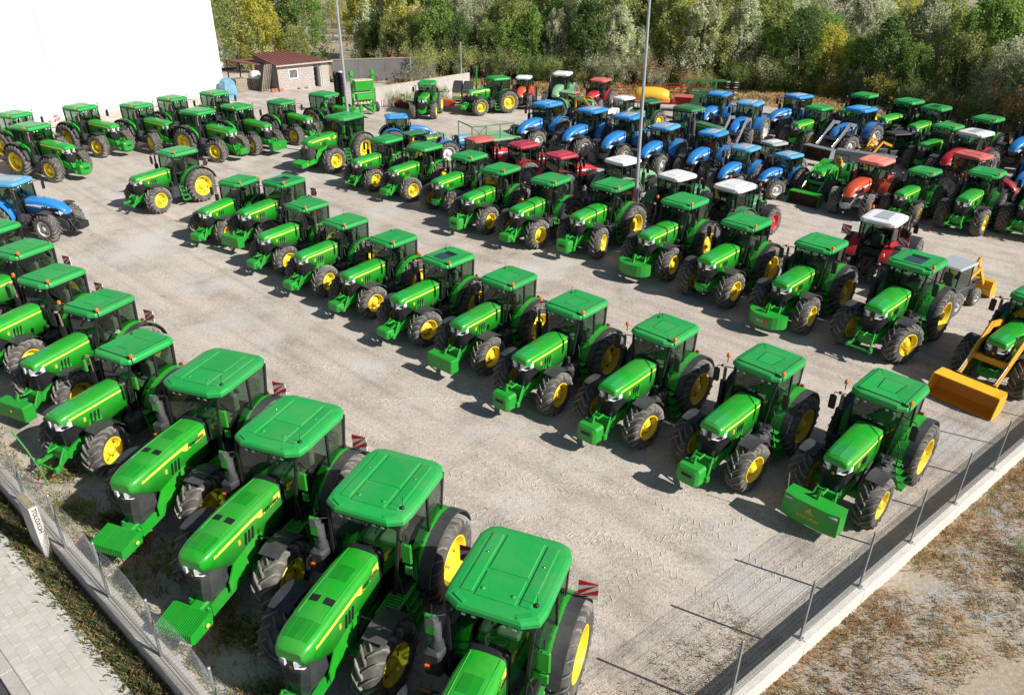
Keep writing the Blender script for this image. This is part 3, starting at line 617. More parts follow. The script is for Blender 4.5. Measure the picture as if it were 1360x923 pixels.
    for i in range(4 if not XL else 5):
        n_ = 4 if not XL else 5; u = i / (n_ - 1); zz = cz - .06 + (.38 - cz + .06) * u; yy = .86 + .24 * u
        tr = MB(); tr.box(xa, xb, yy - .10, yy + .12, zz - .015, zz + .015, '@step'); P.add('tread', tr, SP)
    if XL:
        k = MB()
        for i in range(9): k.box(1.05 + i * .075, 1.09 + i * .075, .62, 1.0, cz + .02, cz + .05, '@step')
        k.box(1.02, 1.74, .60, .64, cz, cz + .06, '@step'); k.box(1.02, 1.74, .98, 1.02, cz, cz + .06, '@step'); P.add('platform_grid', k)
    hr = MB(); hr.tube([(xa - .08, hwB + .03, cz + .1), (xa - .08, hwB + .05, cz + .7)], .014, 'black_plastic', 6); P.add('handrail', hr)
    hr = MB(); hr.tube([(xb + .10, .92, cz - .05), (xb + .12, .90, cz + .55), (xb + .02, .76, cz + .70)], .018, 'black_plastic', 6); P.add('handrail', hr)
    # exhaust on the right
    e = MB()
    if XL:
        ex, ey = x0 - .02, -1.02
        e.box(ex - .14, ex + .24, ey - .20, ey + .16, cz + .20, cz + .82, 'charcoal', .05); e.bar((ex, ey + .3, cz + .1), (ex, ey, cz + .3), .1, .1, 'black_iron'); e.lathe([(.15, 0), (.13, .12), (.10, .20)], 'charcoal', 12, (ex, ey, cz + .80), 'z')
        e.tube([(ex, ey, cz + .9), (ex, ey, cz + 1.42), (ex + .05, ey - .01, cz + 1.54), (ex + .20, ey - .03, cz + 1.60)], .09, 'stack_grey', 12)
        e.box(ex + .24, ex + .29, ey - .16, ey - .04, cz + .42, cz + .52, 'beacon_orange', .01)
    else:
        ex, ey = x0 - .04, -.92
        e.tube([(ex + .1, ey + .5, cz - .1), (ex, ey + .1, cz + .0), (ex, ey, cz + .2)], .07, 'black_iron', 8); e.tube([(ex, ey, cz + .1), (ex, ey, cz + 1.0)], .105, 'black_plastic', 12); e.box(ex - .12, ex + .2, ey - .1, ey + .22, cz - .2, cz + .22, 'charcoal', .05); e.tube([(ex, ey, cz + 1.0), (ex, ey, cz + 1.42), (ex + .04, ey - .02, cz + 1.52), (ex + .14, ey - .05, cz + 1.56)], .05, 'rusty_pipe', 10)
    P.add('exhaust', e, opt='!open')
    if not XL:
        k = MB(); k.box(x0 - .02, x0 + .25, -.80, -.50, cz - .35, cz + .12, 'charcoal', .05); P.add('filter_box', k); k = MB(); k.box(x0 + .05, x0 + .18, .45, .60, cz - .1, cz + .25, 'charcoal', .03); P.add('filter_box', k)
        k = MB(); k.lathe([(.15, 0), (.15, .95), (.11, 1.0)], 'charcoal', 14, (x0 + .15, -.72, cz + .1), 'z', caps=(True, True)); k.tube([(x0 + .15, -.72, cz + 1.05), (x0 + .15, -.72, cz + 1.45), (x0 + .25, -.75, cz + 1.6)], .07, 'chrome', 10); P.add('air_stack', k, opt='fatstack')
    # mirrors
    for sd in (1, -1):
        k = MB(); bx, by, bz = xA1 + .06, sd * (hwA + .06), zr - .06
        if XL:
            k.tube([(bx, by, bz - .15), (bx + .16, sd * (W / 2 + .10), bz - .12)], .018, 'black_plastic', 6); k.box(bx + .10, bx + .17, sd * (W / 2 + .02), sd * (W / 2 + .26), bz - .62, bz - .10, '@mirror', .03); k.tube([(bx + .1, sd * (W / 2 + .12), bz - .1), (bx + .1, sd * (W / 2 + .12), bz + .12)], .015, 'black_plastic', 6); k.box(bx + .06, bx + .12, sd * (W / 2 + .05), sd * (W / 2 + .22), bz - .98, bz - .74, '@mirror', .02)
        else:
            ln = .42; k.tube([(bx, by, bz), (bx + .18, by + sd * ln, bz + .02), (bx + .18, by + sd * (ln + .02), bz - .10)], .017, 'black_plastic', 6); k.box(bx + .14, bx + .22, by + sd * (ln - .09), by + sd * (ln + .11), bz - .52, bz - .08, '@mirror', .03)
        P.add('mirror', k, opt='!nomirror&!open')
    # rear hitch
    k = MB(); rx = ra - .45
    for sd in (1, -1): k.bar((rx, sd * .3, .60), (rx - .75, sd * .42, .52), .07, .10, '@lift'); k.tube([(rx - .4, sd * .38, .55), (rx - .1, sd * .34, 1.25)], .03, 'black_iron', 6); k.bar((rx + .05, sd * .33, 1.15), (rx - .30, sd * .34, 1.28), .06, .10, '@lift')
    k.box(rx - .10, rx + .1, -.28, .28, .45, 1.30, 'black_iron', .04); k.tube([(rx, 0, 1.10), (rx - .6, 0, 1.0)], .035, 'black_iron', 6); k.box(rx - .3, rx, -.06, .06, .38, .46, 'black_iron')
    P.add('rear_hitch', k)
    # ------------------------------------------------ front attachments
    fx = x1 + .05
    def linkage(k):
        for sd in (1, -1):
            k.bar((fx - .05, sd * .22, .72), (fx + .42, sd * .40, .58), .06, .10, '@frame'); k.tube([(fx + .0, sd * .26, 1.05), (fx + .28, sd * .33, .66)], .035, '@frame', 6)
            k.box(fx + .36, fx + .50, sd * .36, sd * .46, .50, .68, '@frame', .02)
        k.box(fx - .08, fx + .10, -.26, .26, .62, .98, '@frame', .04); k.tube([(fx + .02, 0, 1.02), (fx + .34, 0, 1.00)], .035, '@frame', 6); k.tube([(fx + .05, -.3, .98), (fx + .05, .3, .98)], .03, '@frame', 6)
    k = MB(); linkage(k); k.bar((fx + .45, -.44, .56), (fx + .45, .44, .56), .05, .05, '@frame'); P.add('front_linkage', k, opt='w_hitch')
    for o_, fn in (('w_block', 0), ('w_small', 1), ('w_wide', 2), ('w_blade', 3), ('w_drum', 4)):
        k = MB(); linkage(k); P.add('front_linkage', k, opt=o_); k = MB()
        if fn == 0:
            k.loft([[(fx + .45 + dx_, y, z) for y, z in ((-.36, .42 + .08), (-.28, .42), (.28, .42), (.36, .50), (.36, .92), (.30, 1.0), (-.30, 1.0), (-.36, .92))] for dx_ in (.0,)] +
                   [[(fx + .80, y, z) for y, z in ((-.36, .50), (-.28, .42), (.28, .42), (.36, .50), (.36, .92), (.30, 1.0), (-.30, 1.0), (-.36, .92))]] +
                   [[(fx + .88, y, z) for y, z in ((-.28, .52), (-.22, .46), (.22, .46), (.28, .52), (.28, .86), (.22, .92), (-.22, .92), (-.28, .86))]], '@weight')
            k.box(fx + .85, fx + .895, -.16, .16, .72, .80, 'seam'); k.bar((fx + .55, 0, 1.0), (fx + .50, 0, 1.22), .07, .10, '@weight'); k.bar((fx + .50, 0, 1.20), (fx + .22, 0, 1.00), .05, .05, '@weight')
        elif fn == 1:
            k.box(fx + .30, fx + .72, -.34, .34, .50, .86, '@weight', .05); k.box(fx + .40, fx + .60, -.42, .42, .60, .76, '@weight', .03); k.bar((fx + .40, -.2, .86), (fx + .15, -.2, .95), .06, .06, '@weight'); k.bar((fx + .40, .2, .86), (fx + .15, .2, .95), .06, .06, '@weight')
        elif fn == 2:
            k.box(fx + .45, fx + .85, -.62, .62, .42, .96, '@weight', .025); k.bar((fx + .55, 0, .96), (fx + .48, 0, 1.15), .07, .08, '@weight'); k.lathe([(.05, 0), (.05, .008), (.001, .008)], 'letter_yellow', 6, (fx + .853, 0, .70), 'x')
        elif fn == 3:
            prof = [(-.76, .47), (-.4, .54), (.4, .54), (.76, .47)]
            k.loft([[(fx + .42, y, z) for y, _ in prof] + [(fx + .42 + d, y, z) for y, d in reversed(prof)] for z in (.34, 1.02)], '@weight')
            for y in (-.60, .60): k.box(fx + .90, fx + .945, y - .10, y + .10, .90, .95, 'letter_white')
            k.tube([(fx + .75, -.75, 1.0), (fx + .75, -.80, 1.5)], .012, 'galvanised', 5); k.bar((fx + .62, 0, 1.02), (fx + .50, 0, 1.25), .08, .08, '@weight'); k.bar((fx + .52, 0, 1.22), (fx + .22, 0, 1.02), .05, .05, '@weight')
            k.loft([[(fx + .965 + d, y, z) for y, z in ((-.10, .76), (.10, .76), (.0, .93))] for d in (0, .006)], 'letter_yellow'); k.box(fx + .965, fx + .973, -.13, .13, .72, .75, 'letter_yellow')
        else:
            pts = [(.78 * math.sin(R(t_)), .55 * (1 - math.cos(R(t_))) * -1 + .62) for t_ in range(-80, 81, 16)]
            k.loft([[(fx + .30, y, z) for y, _ in pts] + [(fx + .30 + max(.05, d), y, z) for y, d in reversed(pts)] for z in (.42, .90)], '@weight')
            k.bar((fx + .55, 0, .9), (fx + .46, 0, 1.25), .07, .10, '@weight'); k.bar((fx + .46, 0, 1.22), (fx + .2, 0, 1.0), .05, .05, '@weight')
        i_ = P.add('front_weight', k, opt=o_)
        if fn == 3: P.add('lettering', None, i_, opt=o_, text=('autoter', .21, 'letter_yellow', (fx + .965, 0, .60), (0, 1, 0), (1, 0, 0)))
        if fn == 4:
            P.add('lettering', None, i_, opt='w_drum&mx', text=('MX', .20, 'letter_white', (fx + .93, -.06, .66), (0, 1, 0), (1, 0, 0)))
            kk = MB(); kk.box(fx + .92, fx + .93, .10, .24, .59, .73, 'red_plate'); P.add('emblem', kk, i_, opt='w_drum&mx')
    # suitcase weight pack
    k = MB(); k.box(fx - .25, fx + .25, -.16, .16, .72, .94, '@frame', .03); k.tube([(fx + .2, -.50, .80), (fx + .2, .50, .80)], .04, '@frame', 8); k.lathe([(.05, 0), (.05, .03), (.001, .03)], 'stripe_yellow', 8, (fx + .3, .50, .80)); pk = P.add('weight_bracket', k, opt='w_pack')
    for i in range(18):
        y = -.495 + i * .055; k = MB(); k.loft([[(fx + dx_, y + e_, z) for dx_, z in ((.12, .66), (.70, .62), (.78, .70), (.76, .90), (.16, 1.02), (.08, .94))] for e_ in (.0, .029)], '@weight'); P.add('weight_plate', k, pk, opt='w_pack')
    # front loader
    k = MB()
    for sd in (1, -1):
        y = sd * .60
        k.bar((x0 + .35, y, .9), (x0 + .30, y, hz - .05), .12, .16, '@loader'); k.bar((x0 + .30, y, hz - .02), (x0 + 1.15, y, hz + .12), .10, .20, '@loader'); k.bar((x0 + 1.10, y, hz + .14), (x1 + .95, y, .55), .10, .19, '@loader')
    k.bar((x1 - .05, -.6, 1.22), (x1 - .05, .6, 1.22), .16, .20, '@loader'); LA = P.add('loader_arm', k, opt='loader')
    for sd in (1, -1):
        k = MB(); y = sd * .60; k.tube([(x0 + .45, y - sd * .0, 1.15), (x0 + 1.25, y, hz - .15)], .045, 'black_iron', 8); k.tube([(x0 + 1.25, y, hz + .26), (x1 + .15, y, 1.32)], .05, '@loader', 8); k.tube([(x1 + .15, y, 1.32), (x1 + .80, y, .86)], .032, 'chrome', 8); P.add('loader_ram', k, LA, opt='loader')
    k = MB(); k.box(x1 + .85, x1 + .95, -.66, .66, .30, .75, 'black_iron', .02); k.bar((x1 + .9, -.7, .8), (x1 + .9, .7, .8), .06, .06, 'black_iron'); P.add('tool_carrier', k, LA, opt='loader')
    k = MB(); bw = 1.08; bx = x1 + .98
    prof = [(bx, .72), (bx - .04, .35), (bx + .08, .08), (bx + .30, .02), (bx + .78, .02), (bx + .78, .045), (bx + .32, .05), (bx + .12, .12), (bx + .0, .36), (bx + .05, .70), (bx + .40, .74), (bx + .40, .76), (bx, .76)]
    k.loft([[(x, y, z) for x, z in prof] for y in (-bw, bw)], '@bucket')
    k.box(bx - .06, bx + .56, -bw, bw, .765, .80, '@bucketside')
    for sd in (1, -1):
        pts = [(bx, .76), (bx - .03, .35), (bx + .10, .08), (bx + .30, .03), (bx + .78, .03), (bx + .56, .76)]
        k.loft([[(x, sd * bw, z) for x, z in pts], [(x, sd * (bw + .03), z) for x, z in pts]], '@bucketside')
    P.add('bucket', k, LA, opt='loader')
    # open platform tractors
    k = MB()
    for sd in (1, -1): k.tube([(ra - .2, sd * .5, cz), (ra - .25, sd * .5, cz + 1.3)], .03, '@rops', 8)
    k.tube([(ra - .25, -.5, cz + 1.3), (ra - .25, .5, cz + 1.3)], .03, '@rops', 8); P.add('roll_bar', k, opt='open')
    k = MB(); k.box(xB - .35, x0 - .05, -.6, .6, cz - .08, cz, 'black_plastic', .02); P.add('platform', k, opt='open')
    k = MB()
    for sd in (1, -1): k.tube([(x0 - .2, sd * .5, cz), (x0 - .25, sd * .5, cz + 1.3)], .022, '@rops', 6)
    k.box(ra - .5, x0 + .0, -.65, .65, cz + 1.30, cz + 1.37, '@roof', .03); P.add('canopy', k, opt='canopy')
    return P
paint('green_dark2', (.008, .26, .014), .3, .3, .1)
for k_ in ('XL', 'L', 'N'): PR[k_] = make(k_)
BASE = {'@body': 'green_body', '@roof': 'green_roof', '@rim': 'yellow_rim', '@hub': 'yellow_rim', '@rimhole': 'seam', '@frame': 'green_frame', '@fender': 'green_body', '@ext': 'charcoal', '@ffender': 'charcoal',
        '@stripe': 'stripe_yellow', '@seat': 'seat_beige', '@mirror': 'black_plastic', '@weight': 'green_frame', '@step': 'green_frame', '@lift': 'black_iron', '@loader': 'green_body', '@bucket': 'rust', '@bucketside': 'green_body',
        '@hatch': 'blue_roof', '@rops': 'black_iron'}
def sch(**k):
    d = dict(BASE); d.update({'@' + a: b for a, b in k.items()}); return d
NHB = dict(body='blue_body', roof='blue_roof', rim='white_rim', hub='grey_rim', frame='charcoal', fender='blue_body', ext='blue_body', stripe='stripe_white', weight='black_iron', step='black_iron', loader='grey_loader', bucketside='grey_loader', hatch='blue_pale')
REDB = dict(body='red_body', roof='red_roof', rim='grey_rim', hub='grey_rim', frame='charcoal', fender='red_body', ext='charcoal', stripe='stripe_white', weight='black_iron', step='black_iron', hatch='red_roof')
SCH = {
    'green': sch(), 'greenXL': sch(mirror='green_body', step='green_frame'), 'green_pack_dark': sch(weight='green_dark'),
    'green_yloader': sch(loader='yellow_loader', bucket='loader_orange', bucketside='bucket_yellow'), 'green_old': sch(body='green_old', roof='green_old', fender='green_old', frame='green_dark', seat='seat_yellow', ext='green_old', rops='black_iron'),
    'green_dim': sch(roof='green_old', body='green_old', fender='green_old'),
    'green_old_yellow': sch(body='green_old', roof='green_pale', fender='green_old', frame='green_dark', seat='seat_yellow', ext='green_old', loader='yellow_loader', bucket='yellow_loader', bucketside='yellow_loader'),
    'green_open': sch(roof='green_roof', seat='seat_yellow', rops='black_iron', ext='green_body'),
    'blue': sch(**NHB), 'blue_light': sch(**{**NHB, 'roof': 'blue_pale', 'hatch': 'grey_roof'}), 'blue_greytop': sch(**{**NHB, 'hatch': 'grey_roof'}), 'ford': sch(**{**NHB, 'body': 'blue_body', 'roof': 'blue_pale', 'hatch': 'grey_roof', 'ext': 'black_plastic'}),
    'blue_old': sch(**{**NHB, 'body': 'blue_pale', 'fender': 'blue_pale', 'rops': 'grey_rim'}),
    'red': sch(**REDB), 'red_fadedroof': sch(**{**REDB, 'roof': 'red_faded', 'hatch': 'red_faded'}), 'red_dark': sch(**{**REDB, 'body': 'red_dark', 'fender': 'red_dark', 'ext': 'red_dark', 'roof': 'red_faded', 'hatch': 'red_faded'}), 'red_dk': sch(**{**REDB, 'body': 'red_dark', 'fender': 'red_dark', 'ext': 'red_dark'}),
    'red_white': sch(**{**REDB, 'roof': 'white_roof', 'hatch': 'grey_roof'}), 'orange_white': sch(**{**REDB, 'body': 'orange_body', 'fender': 'orange_body', 'ext': 'orange_body', 'roof': 'white_roof', 'hatch': 'white_roof', 'rim': 'white_rim'}),
    'orange': sch(**{**REDB, 'body': 'orange_body', 'fender': 'orange_body', 'ext': 'orange_body', 'roof': 'orange_faded', 'hatch': 'orange_faded', 'rim': 'orange_body', 'frame': 'grey_rim', 'ffender': 'grey_rim', 'weight': 'silver'}),
    'white_green': sch(**{**REDB, 'body': 'green_old', 'fender': 'green_old', 'ext': 'green_old', 'roof': 'white_roof', 'hatch': 'white_roof', 'rim': 'red_rim', 'stripe': 'green_pale'}),
    'white_pale': sch(**{**REDB, 'body': 'green_pale', 'fender': 'green_pale', 'ext': 'green_pale', 'roof': 'white_roof', 'hatch': 'white_roof', 'rim': 'red_rim', 'stripe': 'green_pale'}),
    'white_black': sch(**{**REDB, 'body': 'charcoal', 'fender': 'charcoal', 'roof': 'grey_roof', 'hatch': 'white_roof', 'rim': 'white_rim'}),
    'white_old': sch(**{**REDB, 'body': 'white_roof', 'fender': 'white_roof', 'ext': 'black_plastic', 'roof': 'white_roof', 'hatch': 'white_roof', 'rim': 'white_rim'}),
}
TXT = {}; STEER = random.Random(4)
def tractor(label, proto, x, y, head, s, scheme, opts, group, cat='tractor'):
    sc = SCH[scheme]; opts = set(opts.split())
    root = thing('tractor', label, cat, (x, y, 0), R(head), group, s)
    steer = R(STEER.choice((0, 0, 0, 4, -5, 9, -11, 16, -18))); made = {}
    for i, (name, mb, par, loc, rz, opt, text) in enumerate(PR[proto].p):
        if not on(opt, opts) or (par is not None and par not in made): 
            if not (name in ('beacon',) and on(opt, opts)): continue
        # never deeper than thing > part > sub-part
        pp = made[par] if par is not None else root
        depth3 = pp is not root and pp.parent is not root
        if depth3: pp = pp.parent
        if text:
            body, size, mat, org, xd, nr = text
            if (body, size) not in TXT: TXT[(body, size)] = textmesh(body, size, mat, .003, .002)
            made[i] = text_obj(TXT[(body, size)], pp, org, xd, nr); continue
        made[i] = obj(name, mb, pp, loc, rz + (steer if name == 'front_tyre' else 0), sc)
    return root
# ------------------------------------------------------------------ setting
def sheet(name, pts, z, mat):
    b = MB(); b.add([(x, y, z) for x, y in pts], [tuple(range(len(pts)))], mat); o = obj(name, b); return struct(o)
sheet('ground', [(-3000, -500), (3000, -500), (3000, 4000), (-3000, 4000)], -.030, 'dry_soil')
YARD = [(-1.1, 5.8), (45.5, 43.5), (42, 54), (37.5, 62), (31, 70.5), (20, 75.5), (4, 79.5), (-4, 83), (-12, 86), (-19, 86.5), (-26, 92), (-60, 92), (-70, 66), (-46.4, 45.2)]
sheet('yard', YARD, 0, 'gravel')
LF_O, LF_A = (-9.2, 12.8), -41.0      # left fence: origin and direction
RF_O, RF_A = (8.3, 13.4), 39.0        # right fence
def fr(o, ang, a, l): c, s = math.cos(R(ang)), math.sin(R(ang)); return (o[0] + a * c - l * s, o[1] + a * s + l * c)
sheet('field', [fr(RF_O, RF_A, -12.3, -.02), fr(RF_O, RF_A, 60, -.02), fr(RF_O, RF_A, 60, -60), fr(RF_O, RF_A, -12.3, -60)], -.022, 'field_soil')
sheet('weed_strip', [fr(LF_O, LF_A, -45, .0), fr(LF_O, LF_A, 10.7, .0), fr(LF_O, LF_A, 10.7, -.9), fr(LF_O, LF_A, -45, -.9)], -.018, 'weed_soil')
sheet('road', [fr(LF_O, LF_A, -60, -2.4), fr(LF_O, LF_A, 30, -2.4), fr(LF_O, LF_A, 30, -12), fr(LF_O, LF_A, -60, -12)], -.026, 'asphalt')
sheet('verge', [(45.5, 43.5), (42, 54), (37.5, 62), (31, 70.5), (20, 75.5), (4, 79.5), (-4, 83), (-12, 86), (-12, 96), (2, 90), (24, 86), (38, 79), (50, 66), (62, 48)], -.016, 'verge_soil')
sheet('path', [(-26.5, 118), (-24.5, 121), (-33, 137), (-45, 150), (-60, 155), (-60, 149), (-47, 146), (-37, 134)], -.014, 'path_soil')
sheet('yard_behind_shed', [(-60, 92), (-26, 92), (-19, 86.5), (-12, 88), (-20, 104), (-34, 112), (-60, 112)], -.012, 'path_soil')
# pavement of pavers with kerb
def pavers():
    b0 = MB(); S = .245; g = .005
    b0.box(0, S - g, 0, S * .8 - g, -.06, .035, 'paver', .004)
    o0 = thing('pavement', 'x', 'x'); del o0['label']; del o0['category']; struct(o0)
    o0.location = (*fr(LF_O, LF_A, 0, 0), 0); o0.rotation_euler = (0, 0, R(LF_A))
    bd = MB(); bd.box(-45, 30, -2.15, -.74, -.05, .030, 'paver_bed'); obj('paver_bed', bd, o0)
    rest = MB(); cnt = 0; rows = 7
    W = S * .8
    for i in range(-90, 44):
        for r in range(rows):
            x = i * S + (S / 2 if r % 2 else 0); y = -2.14 + r * W
            near = -9.6 <= x < .9
            if near and cnt < 300:
                obj('paver', b0, o0, (x, y, random.uniform(-.004, .004))); cnt += 1
            else: rest.box(x, x + S - g, y, y + W - g, -.03, .035 + random.uniform(-.004, .004), 'paver')
    stuff(obj('far_pavers', rest, o0))
    kb = MB()
    for i in range(-40, 26): kb.box(i * 1.0, i * 1.0 + .99, -2.42, -2.16, -.12, .045, 'concrete', .012)
    k = obj('kerb', kb, o0)
pavers()
# ------------------------------------------------------------------ fences and low walls
def fence_right():
    t = thing('concrete_wall', 'low pale concrete wall along the right edge under the grey welded mesh fence', 'wall', (*RF_O, 0), R(RF_A))
    for i in range(-5, 16):
        b = MB(); b.box(i * 2.45, i * 2.45 + 2.438, -.15, .17, -.25, .45, 'concrete_white', .012); obj('wall_section', b, t)
    f = thing('mesh_fence', 'grey welded wire mesh fence with galvanised posts standing on the pale wall', 'fence', (*RF_O, .45), R(RF_A))
    pm = MB(); pm.box(-.03, .03, -.02, .02, 0, 1.68, 'galvanised', .006); pm.box(-.07, .07, -.06, .06, 0, .015, 'galvanised')
    wm = MB(); n = 48
    for i in range(n):
        x = .03 + i * (2.39 / (n - 1)); wm.bar((x, 0, .05), (x, 0, 1.6), .0055, .0055, 'mesh_grey')
    for z in (.07, .12, .32, .52, .57, .77, .97, 1.02, 1.22, 1.42, 1.47, 1.58): wm.bar((.03, .006, z), (2.42, .006, z), .0038, .0038, 'mesh_grey')
    for i in range(-5, 16):
        obj('post', pm, f, (i * 2.45, 0, 0)); obj('wire_panel', wm, f, (i * 2.45, 0, 0))
def fence_left():
    t = thing('concrete_wall', 'low grey concrete wall with ribbed coping beside the paved pavement at lower left', 'wall', (*LF_O, 0), R(LF_A))
    for i in range(-14, 5):
        b = MB(); x0, x1 = i * 2.45, min(10.6, i * 2.45 + 2.44)
        b.box(x0, x1, -.165, .19, -.2, .46, 'concrete', .01)
        for y0, y1 in ((-.16, -.05), (-.04, .01), (.02, .185)): b.box(x0 + .003, x1 - .003, y0, y1, .462, .482, 'concrete', .004)
        obj('wall_section', b, t)
    f = thing('chain_link_fence', 'sagging chain link fence with round grey posts above the ribbed wall', 'fence', (*LF_O, .48), R(LF_A))
    pm = MB(); pm.tube([(0, .0, 0), (0, .0, 1.62)], .032, 'galvanised', 10); pm.lathe([(.037, 0), (.037, .03), (.001, .045)], 'galvanised', 10, (0, 0, 1.61), 'z')
    wm = MB(); L = 2.45; H = 1.35; st = .11
    def P_(x, z): return (x, .05 + .06 * math.sin(math.pi * x / L) * (z / H) ** .7 + .02 * math.sin(z * 5 + x * 2), z + .02)
    for sgn in (1, -1):
        k = -H
        while k < L:
            a = max(0, k); b_ = min(L, k + H)
            if sgn > 0: pts = [(x, x - k) for x in (a, (a + b_) / 2, b_)]
            else: pts = [(x, H - (x - k)) for x in (a, (a + b_) / 2, b_)]
            wm.tube([P_(x, z) for x, z in pts], .0028, 'galvanised', 3); k += st
    for z in (.02, .7, H): wm.tube([P_(L * i / 6, z) for i in range(7)], .004, 'galvanised', 4)
    for i in range(-14, 5):
        obj('post', pm, f, (i * L, 0, 0))
        if i < 4: obj('chain_link', wm, f, (i * L, 0, 0))
    # pier with scribbled writing
    p = thing('concrete_pier', 'white concrete pier with black scribbled writing at the pavement edge', 'pier', (*LF_O, 0), R(LF_A))
    b = MB(); b.box(-3.83, -3.0, -.37, -.172, -.1, 1.58, 'concrete_white', .012); obj('pier_block', b, p)
    b = MB(); b.box(-3.80, -3.03, -.35, -.19, 1.581, 1.60, 'verge_soil'); obj('pier_top', b, p)
    me = textmesh('TOLOXOH', .15, 'letter_ink', .002, .003); text_obj(me, p, (-2.996, -.27, 1.17), (0, 0, -1), (1, 0, 0), 'graffiti')
    tp = MB(); tp.tube([(0, 0, 0), (.1, -.25, .75), (.18, -.6, 1.7), (.2, -.9, 2.5)], .022, 'green_strap', 6); o = obj('green_stake', tp, None, (-13.2, 17.4, 0)); tag(o, 'thin green stake leaning over the left fence', 'stake')
fence_right(); fence_left()
# ------------------------------------------------------------------ warehouse
def warehouse():
    K = (-27.9, 76.3); A = 52.0
    t = thing('warehouse', 'huge white panelled warehouse filling the upper left corner', 'building', (*K, 0), R(A))
    b = MB(); b.box(-62, -.06, .10, 26, 0, 11.2, 'dark_gap'); obj('wall_core', b, t)
    pm = MB(); pm.box(0, 4.95, -.06, .095, .25, 11.3, 'wall_panel', .012)
    for i in range(12): obj('wall_panel', pm, t, (-.14 - 5 * (i + 1), 0, 0))
    em = MB(); em.box(-.06, .06, .10, 26, .25, 11.3, 'wall_panel', .01); obj('end_wall', em, t)
    b = MB(); b.box(-.135, .09, -.08, .099, 0, 11.34, 'wall_panel', .01); obj('corner_trim', b, t)
    b = MB(); b.box(-62, -.14, -.10, .09, 0, .245, 'concrete'); obj('plinth', b, t)
    b = MB(); b.loft([[(-62, -.3, 11.35), (.3, -.3, 11.35), (.3, 26.2, 11.35), (-62, 26.2, 11.35)], [(-62, 13, 13.2), (.3, 13, 13.2), (.3, 13.1, 13.2), (-62, 13.1, 13.2)]], 'grey_roof'); obj('roof', b, t)
warehouse()
